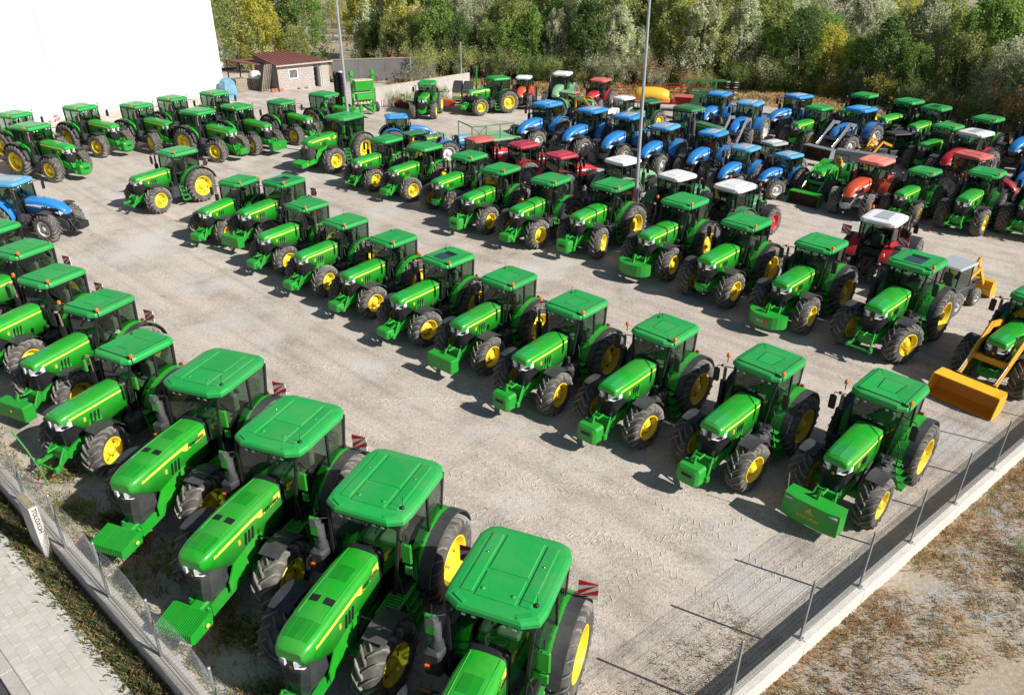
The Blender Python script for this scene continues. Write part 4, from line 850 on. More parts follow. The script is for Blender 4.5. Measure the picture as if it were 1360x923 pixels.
# ------------------------------------------------------------------ shed, lean-to and clutter round it
def shed():
    t = thing('block_shed', 'small blockwork shed with brown sheet roof and barred window', 'shed', (-23.41, 79.36, 0), R(41.3))
    L, D, H = 5.63, 5.2, 2.35; c = MB()
    # side walls
    s = MB(); s.loft([[(.0, .02, 0), (.16, .02, 0), (.16, D, 0), (.0, D, 0)], [(.0, .02, H), (.16, .02, H), (.16, D, H + .5), (.0, D, H + .5)]], 'render_grey'); obj('side_wall', s, t)
    s = MB(); s.loft([[(L - .16, .02, 0), (L, .02, 0), (3.6, D, 0), (3.44, D, 0)], [(L - .16, .02, H), (L, .02, H), (3.6, D, H + .5), (3.44, D, H + .5)]], 'blockwork'); obj('side_wall', s, t)
    bm = {}
    bw, bh = .46, .22
    holes = [(1.25, 2.05, 1.05, 1.85), (3.95, 4.75, 0, 2.05)]
    for r in range(11):
        x = 0 if r % 2 == 0 else -bw / 2
        z = r * bh
        while x < L:
            a, b_ = max(0, x), min(L, x + bw)
            segs = [(a, b_)]
            for h in holes:
                if z + bh > h[2] + .05 and z < h[3] - .05:
                    n_ = []
                    for (p, q) in segs:
                        if q <= h[0] or p >= h[1]: n_.append((p, q))
                        else:
                            if p < h[0]: n_.append((p, h[0]))
                            if q > h[1]: n_.append((h[1], q))
                    segs = n_
            for p, q in segs:
                if q - p > .06:
                    k = round(q - p, 2)
                    if k not in bm:
                        bm[k] = MB(); bm[k].box(.006, k - .006, -.0, .16, .006, bh - .006, 'blockwork', .006)
                    obj('block', bm[k], t, (p, random.uniform(-.006, .006) - .02, z))
            x += bw
    m = MB(); m.box(0, L, .10, .16, 1.86, H, 'render_grey'); m.box(0, 1.24, .10, .16, 0, 1.86, 'render_grey'); m.box(2.06, 3.94, .10, .16, 0, 1.86, 'render_grey'); m.box(4.76, L, .1, .16, 0, 1.86, 'render_grey'); obj('mortar', m, t)
    r = MB()
    r.loft([[(-.25, -.35, H - .02), (L + .35, -.35, H - .02), (3.9, D + .2, H + .52), (-.25, D + .2, H + .52)], [(-.25, -.35, H + .06), (L + .35, -.35, H + .06), (3.9, D + .2, H + .60), (-.25, D + .2, H + .60)]], 'roof_brown')
    ro = obj('roof', r, t)
    for i in range(16):
        x = -.2 + i * .40; xe = min(x, 3.85); ye = D + .15 if x < 3.85 else D + .15 - (x - 3.85) * 2.6
        k = MB(); k.bar((x, -.33, H + .085), (min(x, L + .25), max(.2, ye), H + .085 + .54 * max(.2, ye) / D), .06, .035, 'roof_brown'); obj('roof_rib', k, ro)
    g = MB(); g.box(-.25, L + .35, -.40, -.352, H - .06, H + .07, 'concrete'); obj('gutter', g, t)
    w_ = MB(); w_.box(1.15, 1.25, -.06, .1, .95, 1.95, 'white_frame'); w_.box(2.05, 2.15, -.06, .1, .95, 1.95, 'white_frame'); w_.box(1.251, 2.049, -.06, .1, 1.85, 1.95, 'white_frame'); w_.box(1.251, 2.049, -.06, .1, .95, 1.05, 'white_frame'); W_ = obj('window', w_, t)
    w_ = MB(); w_.box(1.25, 2.05, .04, .06, 1.05, 1.85, 'window_dark'); obj('pane', w_, W_)
    for i in range(5): w_ = MB(); w_.bar((1.38 + i * .135, -.02, 1.05), (1.38 + i * .135, -.02, 1.85), .025, .025, 'white_frame'); obj('window_bar', w_, W_)
    d = MB(); d.box(3.96, 4.74, .3, .34, 0, 2.04, 'window_dark'); d_ = obj('doorway', d, t); d = MB(); d.box(4.36, 4.42, -.55, .08, 0, 2.0, 'white_frame'); obj('door', d, d_)
    t2 = thing('lean_to', 'low open lean-to with brown sheet roof between the shed and the warehouse', 'lean-to', (-25.2, 81.4, 0), R(141))
    k = MB(); k.loft([[(0, -1.5, 2.05), (4.6, -1.5, 2.05), (4.6, 1.6, 2.3), (0, 1.6, 2.3)], [(0, -1.5, 2.12), (4.6, -1.5, 2.12), (4.6, 1.6, 2.37), (0, 1.6, 2.37)]], 'roof_brown'); obj('roof', k, t2)
    for x in (.1, 2.3, 4.5): k = MB(); k.bar((x, 1.45, 0), (x, 1.45, 2.28), .09, .09, 'rust'); obj('post', k, t2); k = MB(); k.bar((x, -1.4, 0), (x, -1.4, 2.04), .09, .09, 'rust'); obj('post', k, t2)
    # leaning boards
    for i in range(5):
        k = MB(); k.bar((0, 0, .0), (.55, .15, 2.5), .30, .05, 'timber'); o = obj('board', k, None, (-24.95 + .13 * i, 78.75 + .12 * i, 0), R(6 * i - 8)); tag(o, 'weathered board leaning on the grey side wall of the shed', 'board', 'boards leaning on the shed')
    pm = MB()
    for i in range(5): pm.box(-.55 + i * .24, -.42 + i * .24, -.5, .5, .12, .145, 'timber')
    for y in (-.5, -.05, .40): pm.box(-.55, .55, y, y + .1, .0, .02, 'timber'); pm.box(-.55, .55, y, y + .1, .02, .118, 'timber')
    for (px, py, n, w) in ((-26.9, 78.3, 9, 'beside the blue tarpaulin'), (-25.9, 80.2, 7, 'under the lean-to')):
        for j in range(n):
            o = obj('pallet', pm, None, (px + random.uniform(-.03, .03), py, j * .15), R(40 + random.uniform(-3, 3))); tag(o, 'wooden pallet in the stack ' + w, 'pallet', 'pallets stacked ' + w)
    k = MB(); k.loft([[(-.5, -.5, 1.06), (.5, -.5, 1.06), (.5, .5, 1.06), (-.5, .5, 1.06)], [(-.56, -.54, 1.3), (.55, -.5, 1.3), (.5, .56, 1.3), (-.52, .5, 1.3)], [(-.35, -.3, 1.75), (.38, -.3, 1.78), (.3, .36, 1.7), (-.3, .35, 1.74)]], 'white_plate', smooth=True)
    o = obj('white_sack', k, None, (-25.9, 80.2, 0)); tag(o, 'bulging white sack on the pallets under the lean-to', 'sack')
    k = MB(); k.loft([[(-.9, -.8, 0), (.9, -.8, 0), (.95, .8, 0), (-.9, .8, 0)], [(-.8, -.75, .8), (.85, -.7, .9), (.85, .75, .8), (-.85, .7, .9)], [(-.75, -.68, 1.7), (.7, -.62, 1.55), (.75, .6, 1.75), (-.7, .65, 1.6)], [(-.4, -.3, 1.85), (.4, -.3, 1.8), (.4, .3, 1.9), (-.4, .3, 1.85)]], 'tarp_blue')
    o = obj('tarpaulin_stack', k, None, (-27.2, 75.6, 0), R(50)); o.scale = (.72, .72, .95); tag(o, 'stack covered by a light blue tarpaulin at the warehouse corner', 'tarpaulin')
    for i, (px, py) in enumerate(((-23.6, 78.75), (-23.1, 78.9), (-23.85, 78.6), (-20.9, 80.9), (-21.5, 80.4))):
        k = MB()
        for j in range(3): k.box(-.2, .2, -.1, .1, j * .105, j * .105 + .1, 'brick_red' if i < 3 else 'concrete', .008)
        o = obj('brick_pile', k, None, (px, py, 0), R(30 + i * 17)); tag(o, ['red bricks piled at the left foot of the shed wall', 'grey blocks piled in front of the shed'][i > 2], 'bricks', ['red brick piles', 'grey block piles'][i > 2])
    # van behind
    v = thing('white_van', 'white van parked behind the lean-to next to the warehouse', 'van', (-33.6, 93.5, 0), R(120))
    k = MB(); k.loft([[(-2.3, -.85, .35), (2.3, -.85, .35), (2.3, .85, .35), (-2.3, .85, .35)], [(-2.4, -.95, 1.1), (2.45, -.95, .95), (2.45, .95, .95), (-2.4, .95, 1.1)], [(-2.3, -.85, 2.1), (1.1, -.85, 2.15), (1.1, .85, 2.15), (-2.3, .85, 2.1)]], 'van_white'); obj('body', k, v)
    k = MB(); k.pane([(2.2, -.8, 1.15), (2.2, .8, 1.15), (1.35, .75, 2.0), (1.35, -.75, 2.0)], 'window_dark', .02); obj('windscreen', k, v)
    for sd in (1, -1): k = MB(); k.box(.2, 1.2, sd * .92, sd * .96, 1.25, 1.85, 'window_dark'); obj('side_window', k, v)
    for x in (-1.5, 1.5):
        for sd in (1, -1): k = MB(); k.lathe([(.2, -.1), (.34, -.1), (.34, .1), (.2, .1), (.001, .06)], 'tyre', 16); obj('wheel', k, v, (x, sd * .85, .34), 0 if sd > 0 else math.pi)
shed()
def beam_wall(name, label, cat, p, q, h, th, mat, cop=None, seg=2.5):
    d = math.hypot(q[0] - p[0], q[1] - p[1]); t = thing(name, label, cat, (*p, 0), math.atan2(q[1] - p[1], q[0] - p[0])); n = max(1, int(d / seg))
    for i in range(n):
        b = MB(); b.box(i * d / n + .006, (i + 1) * d / n - .006, -th / 2, th / 2, -.1, h, mat, .01); obj('wall_section', b, t)
    if cop: b = MB(); b.box(-.05, d + .05, -th / 2 - .05, th / 2 + .05, h + .002, h + .08, cop, .01); obj('coping', b, t)
    return t
beam_wall('retaining_wall', 'dark grey retaining wall behind the seed drill', 'wall', (-19.2, 84.6), (-8.6, 87.6), 2.2, .3, 'concrete_grey', 'verge_soil')
beam_wall('pale_wall', 'plain pale wall running behind the far green tractor seen head on', 'wall', (-12.6, 71.6), (-4.6, 80.5), 1.75, .25, 'concrete')
# ------------------------------------------------------------------ light poles
def lamp(label, x, y, h, lean, name='light_pole', cat='light pole', head=True, r0=.11):
    t = thing(name, label, cat, (x, y, 0))
    k = MB(); k.tube([(0, 0, 0), (lean * .5, 0, h / 2), (lean, 0, h)], [r0, r0 * .78, r0 * .55], 'pole_grey', 12); obj('pole', k, t)
    k = MB(); k.box(-.2, .2, -.2, .2, 0, .03, 'galvanised'); k.tube([(0, 0, .03), (0, 0, .5)], r0 * 1.3, 'pole_grey', 12); obj('base_plate', k, t)
    if head:
        k = MB(); k.tube([(lean, 0, h), (lean + .5, -.2, h + .25), (lean + 1.0, -.4, h + .3)], .04, 'pole_grey', 8); obj('lamp_arm', k, t)
        k = MB(); k.loft([[(lean + .9, -.5, h + .25), (lean + 1.5, -.75, h + .25), (lean + 1.6, -.5, h + .25), (lean + 1.0, -.25, h + .25)], [(lean + .95, -.48, h + .38), (lean + 1.45, -.7, h + .35), (lean + 1.52, -.52, h + .35), (lean + 1.0, -.3, h + .38)]], 'pole_grey'); obj('lamp_head', k, t)
lamp('tall grey light pole rising from the middle of the second row of green tractors', 6.9, 42.1, 12.5, -.22)
lamp('tall grey light pole at the left end of the second row', -11.35, 53.7, 13.5, -.15)
lamp('short grey post beside the white wall near the far planter', -5.6, 84.0, 4.2, 0, 'post', 'post', False, .09)
lamp('short grey pillar in front of the retaining wall', -10.9, 84.5, 2.6, 0, 'post', 'post', False, .12)
# ------------------------------------------------------------------ trees
LEAVES = ['leaf_green', 'leaf_olive', 'leaf_silver', 'leaf_yellow', 'leaf_dark']
def tree_proto(seed, H, W, shape):
    rd = random.Random(seed); tr = MB(); cr = MB(); tips = []
    n_st = rd.choice((1, 2, 3)) if shape != 'bush' else 3
    for s_ in range(n_st):
        a = rd.uniform(0, 6.28); off = .25 * s_; px, py = off * math.cos(a), off * math.sin(a); pts = [(px, py, -.1)]; top = H * rd.uniform(.72, .9)
        for k in range(1, 7):
            u = k / 6; pts.append((px + W * .18 * u * math.cos(a) + rd.uniform(-.12, .12), py + W * .18 * u * math.sin(a) + rd.uniform(-.12, .12), top * u))
        tr.tube(pts, [H * .016 * (1 - .85 * k / 6) + .012 for k in range(7)], 'bark', 7)
        for k in range(9):
            u = rd.uniform(.22, .95); i = min(5, int(u * 6)); b = Vector(pts[i]).lerp(Vector(pts[i + 1]), u * 6 - i)
            t_ = rd.uniform(0, 6.28); ln = W * rd.uniform(.35, .62) * (1.15 - .65 * u); e = b + Vector((ln * math.cos(t_), ln * math.sin(t_), ln * rd.uniform(.5, 1.1)))
            m_ = b.lerp(e, .5) + Vector((0, 0, -.08 * ln)); tr.tube([b, m_, e], [.045 * H / 9, .028 * H / 9, .010], 'bark', 5, True, (False, False)); tips.append(e)
            for w_i in range(2):
                e2 = e + Vector((rd.gauss(0, .3), rd.gauss(0, .3), rd.uniform(.3, .9))); tr.tube([e, e2], [.012, .005], 'bark', 3, False, (False, False))
    cl = []
    nC = 125 if shape != 'bush' else 48
    for k in range(nC):
        if k < len(tips): c = tips[k] + Vector((rd.gauss(0, .2), rd.gauss(0, .2), rd.gauss(0, .2)))
        else:
            u = rd.random() ** .85; t_ = rd.uniform(0, 6.28)
            if shape == 'tall': rad = W * .5 * (.35 + 1.0 * math.sin(math.pi * min(1, u * .92 + .10)) * .75); z = H * (.03 + .95 * u)
            elif shape == 'bush': rad = W * .5 * math.sqrt(max(0, 1 - (u * .95) ** 2)); z = H * (.08 + .85 * u)
            else: rad = W * .5 * math.sqrt(max(.12, 1 - ((u - .40) / .62) ** 2)); z = H * (.04 + .94 * u)
            rr = rad * math.sqrt(rd.uniform(.25, 1)); c = Vector((rr * math.cos(t_), rr * math.sin(t_), z))
        cl.append((c, rd.uniform(.35, .85) * (W / 5) ** .5))
    vs, fs = [], []
    for c, r_ in cl:
        for q in range(rd.randint(44, 84)):
            d = Vector((rd.gauss(0, 1), rd.gauss(0, 1), rd.gauss(0, .8))); d = d.normalized() * r_ * rd.random() ** .45; d.z *= 1.55; d.x *= .85; d.y *= .85; p = c + d
            sz = rd.uniform(.05, .12) * (H / 9 + .3); n1 = Vector((rd.gauss(0, 1), rd.gauss(0, 1), rd.gauss(0, 1))).normalized(); n2 = n1.cross(Vector((rd.gauss(0, 1), rd.gauss(0, 1), rd.gauss(0, 1)))).normalized()
            b = len(vs); vs += [tuple(p - n1 * sz * 1.2), tuple(p + n2 * sz * .6), tuple(p + n1 * sz * 1.2), tuple(p - n2 * sz * .6)]; fs.append((b, b + 1, b + 2, b + 3))
    cr.add(vs, fs, '@leaf'); return tr, cr
TP = [tree_proto(11, 9.5, 4.6, 'tall'), tree_proto(12, 8.6, 5.4, 'round'), tree_proto(13, 10.5, 4.2, 'tall'), tree_proto(14, 7.8, 5.0, 'round'), tree_proto(15, 9.0, 5.8, 'round'), tree_proto(16, 8.8, 3.8, 'tall')]
BP = [tree_proto(21, 2.6, 3.4, 'bush'), tree_proto(22, 1.8, 2.6, 'bush')]
def tree(x, y, p, leaf, s, label, name='tree', cat='tree', group=None, bark='bark', rz=None):
    tr, cr = p; t = thing(name, label, cat, (x, y, -.03), rz if rz is not None else random.uniform(0, 6.28), group, s)
    obj('trunk', tr, t, scheme={'bark': bark}); obj('crown', cr, t, scheme={'@leaf': leaf}); return t
LINE = [(-19, 96), (-11, 91), (-2, 87.5), (6, 85.5), (17, 84.0), (25, 82), (32, 79.5), (37.5, 72.5), (42, 65), (47, 56), (54, 48)]
WORD = {'leaf_green': 'fresh green', 'leaf_olive': 'olive green', 'leaf_silver': 'silvery grey', 'leaf_yellow': 'yellowing', 'leaf_dark': 'dark green'}
rt = random.Random(5); cnt = 0
def along(u):
    L_ = [math.dist(a, b) for a, b in zip(LINE, LINE[1:])]; d = u * sum(L_)
    for a, b, l in zip(LINE, LINE[1:], L_):
        if d <= l: return (a[0] + (b[0] - a[0]) * d / l, a[1] + (b[1] - a[1]) * d / l, (-(b[1] - a[1]) / l, (b[0] - a[0]) / l))
        d -= l
    return (*LINE[-1], (.7, .7))
for row, (off, n, jit) in enumerate(((1.0, 34, 1.0), (3.6, 32, 1.2), (7.0, 30, 1.6), (12, 28, 2.2), (21, 26, 3), (30, 28, 4), (40, 28, 5), (52, 30, 6))):
    for i in range(n):
        x, y, nn = along((i + .5) / n); x += nn[0] * off + rt.uniform(-jit, jit); y += nn[1] * off + rt.uniform(-jit, jit) * .6
        sp = 1 + off * .012; x = x * 1 + (x - 10) * off * .012
        u = i / n
        wts = [3, 5, 6, 1, 2] if u < .35 else ([3, 6, 5, 2, 2] if u < .6 else [3, 5, 3, 6, 1])
        lf = rt.choices(LEAVES, wts)[0]; p = rt.choice(TP); s = rt.uniform(.75, 1.1) * (1 if row else .82)
        where = ['front edge', 'second line', 'third line'][row] if row < 3 else 'depth'
        part_ = ['above the retaining wall', 'above the white wall', 'above the far tractors', 'above the sprayer tank', 'above the cultivator', 'above the blue loader tractors', 'above the green hatch roofs', 'at the right edge'][min(7, int(u * 8))]
        lb = '%s tree in the %s of the wood %s' % (WORD[lf], where, part_)
        tree(x, y, p, lf, s, lb, group=lb, bark=rt.choice(['bark', 'bark_pale', 'bark']))
# understorey at the wood edge
for i in range(52):
    x, y, nn = along((i + .5) / 52); lf = rt.choice(['leaf_olive', 'leaf_yellow', 'leaf_green', 'leaf_silver', 'leaf_olive', 'leaf_silver', 'grass_dry'])
    lb = {'leaf_olive': 'olive', 'leaf_yellow': 'yellow green', 'leaf_green': 'green', 'leaf_silver': 'greyish', 'grass_dry': 'dry straw coloured'}[lf] + ' bush at the wood edge ' + ['above the retaining wall', 'right of the pale wall', 'above the far tractors', 'above the sprayer tank', 'above the cultivator', 'above the blue loader tractors', 'above the green hatch roofs', 'at the right edge'][min(7, i * 8 // 52)]
    tree(x + rt.uniform(-1, 1), y + rt.uniform(-1.2, .6) - .6, rt.choice(BP), lf, rt.uniform(.7, 1.25), lb, 'bush', 'bush', lb)
# trees beside the warehouse and beyond
for x, y, p, lf, s, lb in ((-31.2, 90.5, 1, 'leaf_olive', 1.0, 'bushy olive tree close to the warehouse corner'), (-28.4, 91.5, 4, 'leaf_yellow', .86, 'yellowish green tree directly behind the shed roof'),
                           (-28.5, 97.5, 0, 'leaf_dark', 1.05, 'tall dark tree behind the yellowish one at the shed'), (-24.6, 97.0, 3, 'leaf_green', 1.0, 'bright green tree right of the dark one above the shed'),
                           (-33.5, 99, 2, 'leaf_green', 1.0, 'tall green tree at the warehouse edge'), (-24.2, 90.4, 3, 'leaf_olive', .62, 'small olive tree behind the right end of the shed roof')):
    tree(x, y, TP[p], lf, s, lb)
tree(-8.9, 83.4, BP[0], 'leaf_olive', 1.25, 'large rounded olive bush at the end of the retaining wall', 'bush', 'bush')
for i, (x, y) in enumerate(((-11.5, 72.6), (-10.6, 73.6), (-9.6, 74.7), (-8.6, 75.9), (-7.4, 77.0))):
    tree(x + .6, y - .7, BP[1], 'reed_green', .5, 'low green weeds growing against the foot of the white wall', 'weed_clump', 'weeds', 'weeds along the white wall')
hill = random.Random(9)
for i in range(46):
    x = hill.uniform(-75, -16); y = hill.uniform(112, 210)
    if abs((y - 118) * .62 + (x + 26)) < 5: continue
    lf = hill.choice(['leaf_green', 'leaf_olive', 'grass_dry', 'leaf_dark', 'leaf_yellow']); lb = 'scattered shrub on the open slope beyond the shed'
    tree(x, y, hill.choice(BP), lf, hill.uniform(1.0, 2.2), lb, 'shrub', 'shrub', lb)
# ------------------------------------------------------------------ grass and weeds
def blades(name, n, samp, hmin, hmax, mats, label, clump=1, wd=.012, seed=1, lean=.6):
    rd = random.Random(seed); b = MB(); 
    for m in mats:
        vs, fs = [], []
        for i in range(n // len(mats) // clump):
            c = samp(rd)
            if c is None: continue
            for j in range(clump):
                x = c[0] + rd.gauss(0, .09) * (clump > 1); y = c[1] + rd.gauss(0, .09) * (clump > 1); h = rd.uniform(hmin, hmax) * c[2]; a = rd.uniform(0, 6.28); ln = rd.uniform(.1, lean) * h; w_ = wd * rd.uniform(.6, 1.5)
                dx, dy = math.cos(a), math.sin(a); q = len(vs)
                vs += [(x - dy * w_, y + dx * w_, -.03), (x + dy * w_, y - dx * w_, -.03), (x + dx * ln * .5 + dy * w_ * .6, y + dy * ln * .5 - dx * w_ * .6, h * .65), (x + dx * ln, y + dy * ln, h * rd.uniform(.75, 1))]
                fs.append((q, q + 1, q + 2, q + 3))
        b.add(vs, fs, m)
    return stuff(obj(name, b), label)
def field_s(rd):
    a = rd.uniform(-8, 15); l = -.2 - 11 * rd.random() ** 1.5
    p = fr(RF_O, RF_A, a, l); d = math.sin(p[0] * 1.1 + 1.3 * math.sin(p[1] * .9)) + math.sin(p[1] * 1.4 - p[0] * .45 + 2)
    lim = .35 if l < -2.2 else -.9
    if d < lim - rd.random() * .9: return None
    if l < -4.6 and rd.random() < .55: return None
    return (*p, 1.0 if l > -3 else .75)
blades('dry_grass', 110000, field_s, .02, .10, ['grass_dry', 'grass_dry', 'grass_dry', 'grass_green'], 'dry brown grass and weeds on the waste ground outside the right wall', 14, .0042, 3, 1.6)
def strip_s(rd):
    a = rd.uniform(-14, 10); l = -.2 - .62 * rd.random(); return (*fr(LF_O, LF_A, a, l), 1)
blades('weed_strip_plants', 13000, strip_s, .03, .20, ['weed_green', 'leaf_dark', 'weed_green', 'grass_dry', 'grass_green'], 'low weeds growing between the pavement and the ribbed wall', 6, .009, 4, 1.0)
WC = [(-8.6, 14.4, 1.0), (-8.0, 14.9, .8), (-7.6, 14.2, .7), (-7.0, 13.0, .6), (-6.2, 12.2, .7), (-5.4, 12.0, .6), (-10.6, 16.0, .8), (-12.0, 16.2, .7), (-9.9, 15.2, .6), (-13.2, 18.0, .8), (-5.0, 10.6, .6)]
def inner_s(rd):
    if rd.random() < .35: p = fr(LF_O, LF_A, rd.uniform(-16, 8), .25 + abs(rd.gauss(0, .35))); return (*p, .8)
    x, y, r_ = rd.choice(WC); return (x + rd.gauss(0, r_ * .45), y + rd.gauss(0, r_ * .35), 1)
blades('fence_weeds', 15000, inner_s, .04, .28, ['grass_green', 'reed_green', 'grass_dry'], 'green weeds in the gravel inside the left fence', 8, .009, 5, .9)
def corner_s(rd):
    p = fr(RF_O, RF_A, rd.uniform(-9, -2.5), .35 + abs(rd.gauss(0, .7))); return (*p, .7)
blades('corner_weeds', 3500, corner_s, .03, .16, ['grass_dry', 'grass_green'], 'thin dry weeds on the gravel inside the right fence', 8, .007, 6, .9)
def verge_s(rd):
    x, y, nn = along(rd.random()); d = -1 - 7 * rd.random(); return (x + nn[0] * d, y + nn[1] * d, 1)
blades('verge_grass', 36000, verge_s, .12, .5, ['grass_dry', 'grass_dry', 'grass_green'], 'tall straw coloured grass between the far tractors and the wood', 12, .022, 7, 1.1)
def rough_s(rd): return (rd.uniform(-70, -12), rd.uniform(96, 190), 1)
blades('slope_grass', 9000, rough_s, .2, .6, ['grass_dry', 'grass_green', 'grass_dry'], 'dry grass on the open slope beyond the shed', 9, .05, 8, .6)
# small stones on the gravel near the camera
def stones():
    rd = random.Random(3); b = MB()
    for i in range(15000):
        x = rd.uniform(-14, 16); y = rd.uniform(8, 30)
        if (x - RF_O[0]) * -.629 + (y - RF_O[1]) * .777 < .25 or (x - LF_O[0]) * .656 + (y - LF_O[1]) * .755 < .25: continue
        r_ = rd.uniform(.006, .020) if rd.random() < .93 else rd.uniform(.02, .045); a = rd.uniform(0, 3)
        b.add([(x + r_ * math.cos(a + k * 1.57), y + r_ * math.sin(a + k * 1.57) * .8, -.002) for k in range(4)] + [(x + rd.uniform(-.3, .3) * r_, y, r_ * rd.uniform(.5, 1.0))], [(0, 1, 4), (1, 2, 4), (2, 3, 4), (3, 0, 4)], 'stone')
    stuff(obj('loose_stones', b), 'loose pebbles scattered on the yard')
def tracks():
    b = MB()
    def lump(x, y, a, L, W_, H_):
        c, s_ = math.cos(a), math.sin(a)
        P4 = [(x + c * u - s_ * v, y + s_ * u + c * v) for u, v in ((-L / 2, -W_ / 2), (L / 2, -W_ / 2), (L / 2, W_ / 2), (-L / 2, W_ / 2))]
        T2 = [(x + c * u, y + s_ * u) for u in (-L * .35, L * .35)]
        b.add([(px, py, -.002) for px, py in P4] + [(px, py, H_) for px, py in T2], [(0, 1, 5, 4), (2, 3, 4, 5), (1, 2, 5), (3, 0, 4)], 'gravel')
    rd = random.Random(12)
    for (cx, cy, r_, a0, a1) in ((3.0, 22.5, 6.2, 215, 300), (-1.5, 9.0, 8.5, 20, 88), (9.5, 8.0, 8.0, 95, 150), (-4, 40, 17, 250, 300), (2.0, 27, 10.5, 225, 285), (-16, 30, 12, -30, 50)):
        for off in (-1.0, 1.0):
            n = int(math.radians(a1 - a0) * (r_ + off) / .19)
            for i in range(n):
                if rd.random() < .38: continue
                t_ = R(a0 + (a1 - a0) * i / n); x, y = cx + (r_ + off) * math.cos(t_), cy + (r_ + off) * math.sin(t_)
                for sd in (-1, 1):
                    xx, yy = x + sd * .13 * math.cos(t_), y + sd * .13 * math.sin(t_)
                    if (xx - RF_O[0]) * -.629 + (yy - RF_O[1]) * .777 < .4: continue
                    lump(xx, yy, t_ + sd * .7, rd.uniform(.18, .28), .06, rd.uniform(.006, .016))
    stuff(obj('tyre_tracks', b), 'shallow tyre tread prints pressed into the gravel')
tracks()
soil('stone', [(.3, (.30, .27, .23)), (.7, (.60, .57, .53))], 3, .1)
stones()
tree(13.6, 13.9, BP[1], 'leaf_dark', .42, 'dark round bush on the waste ground at the right edge', 'bush', 'bush', rz=1)
tree(13.3, 15.0, BP[1], 'reed_green', .20, 'small bright green plant on the waste ground', 'plant', 'plant', rz=2)
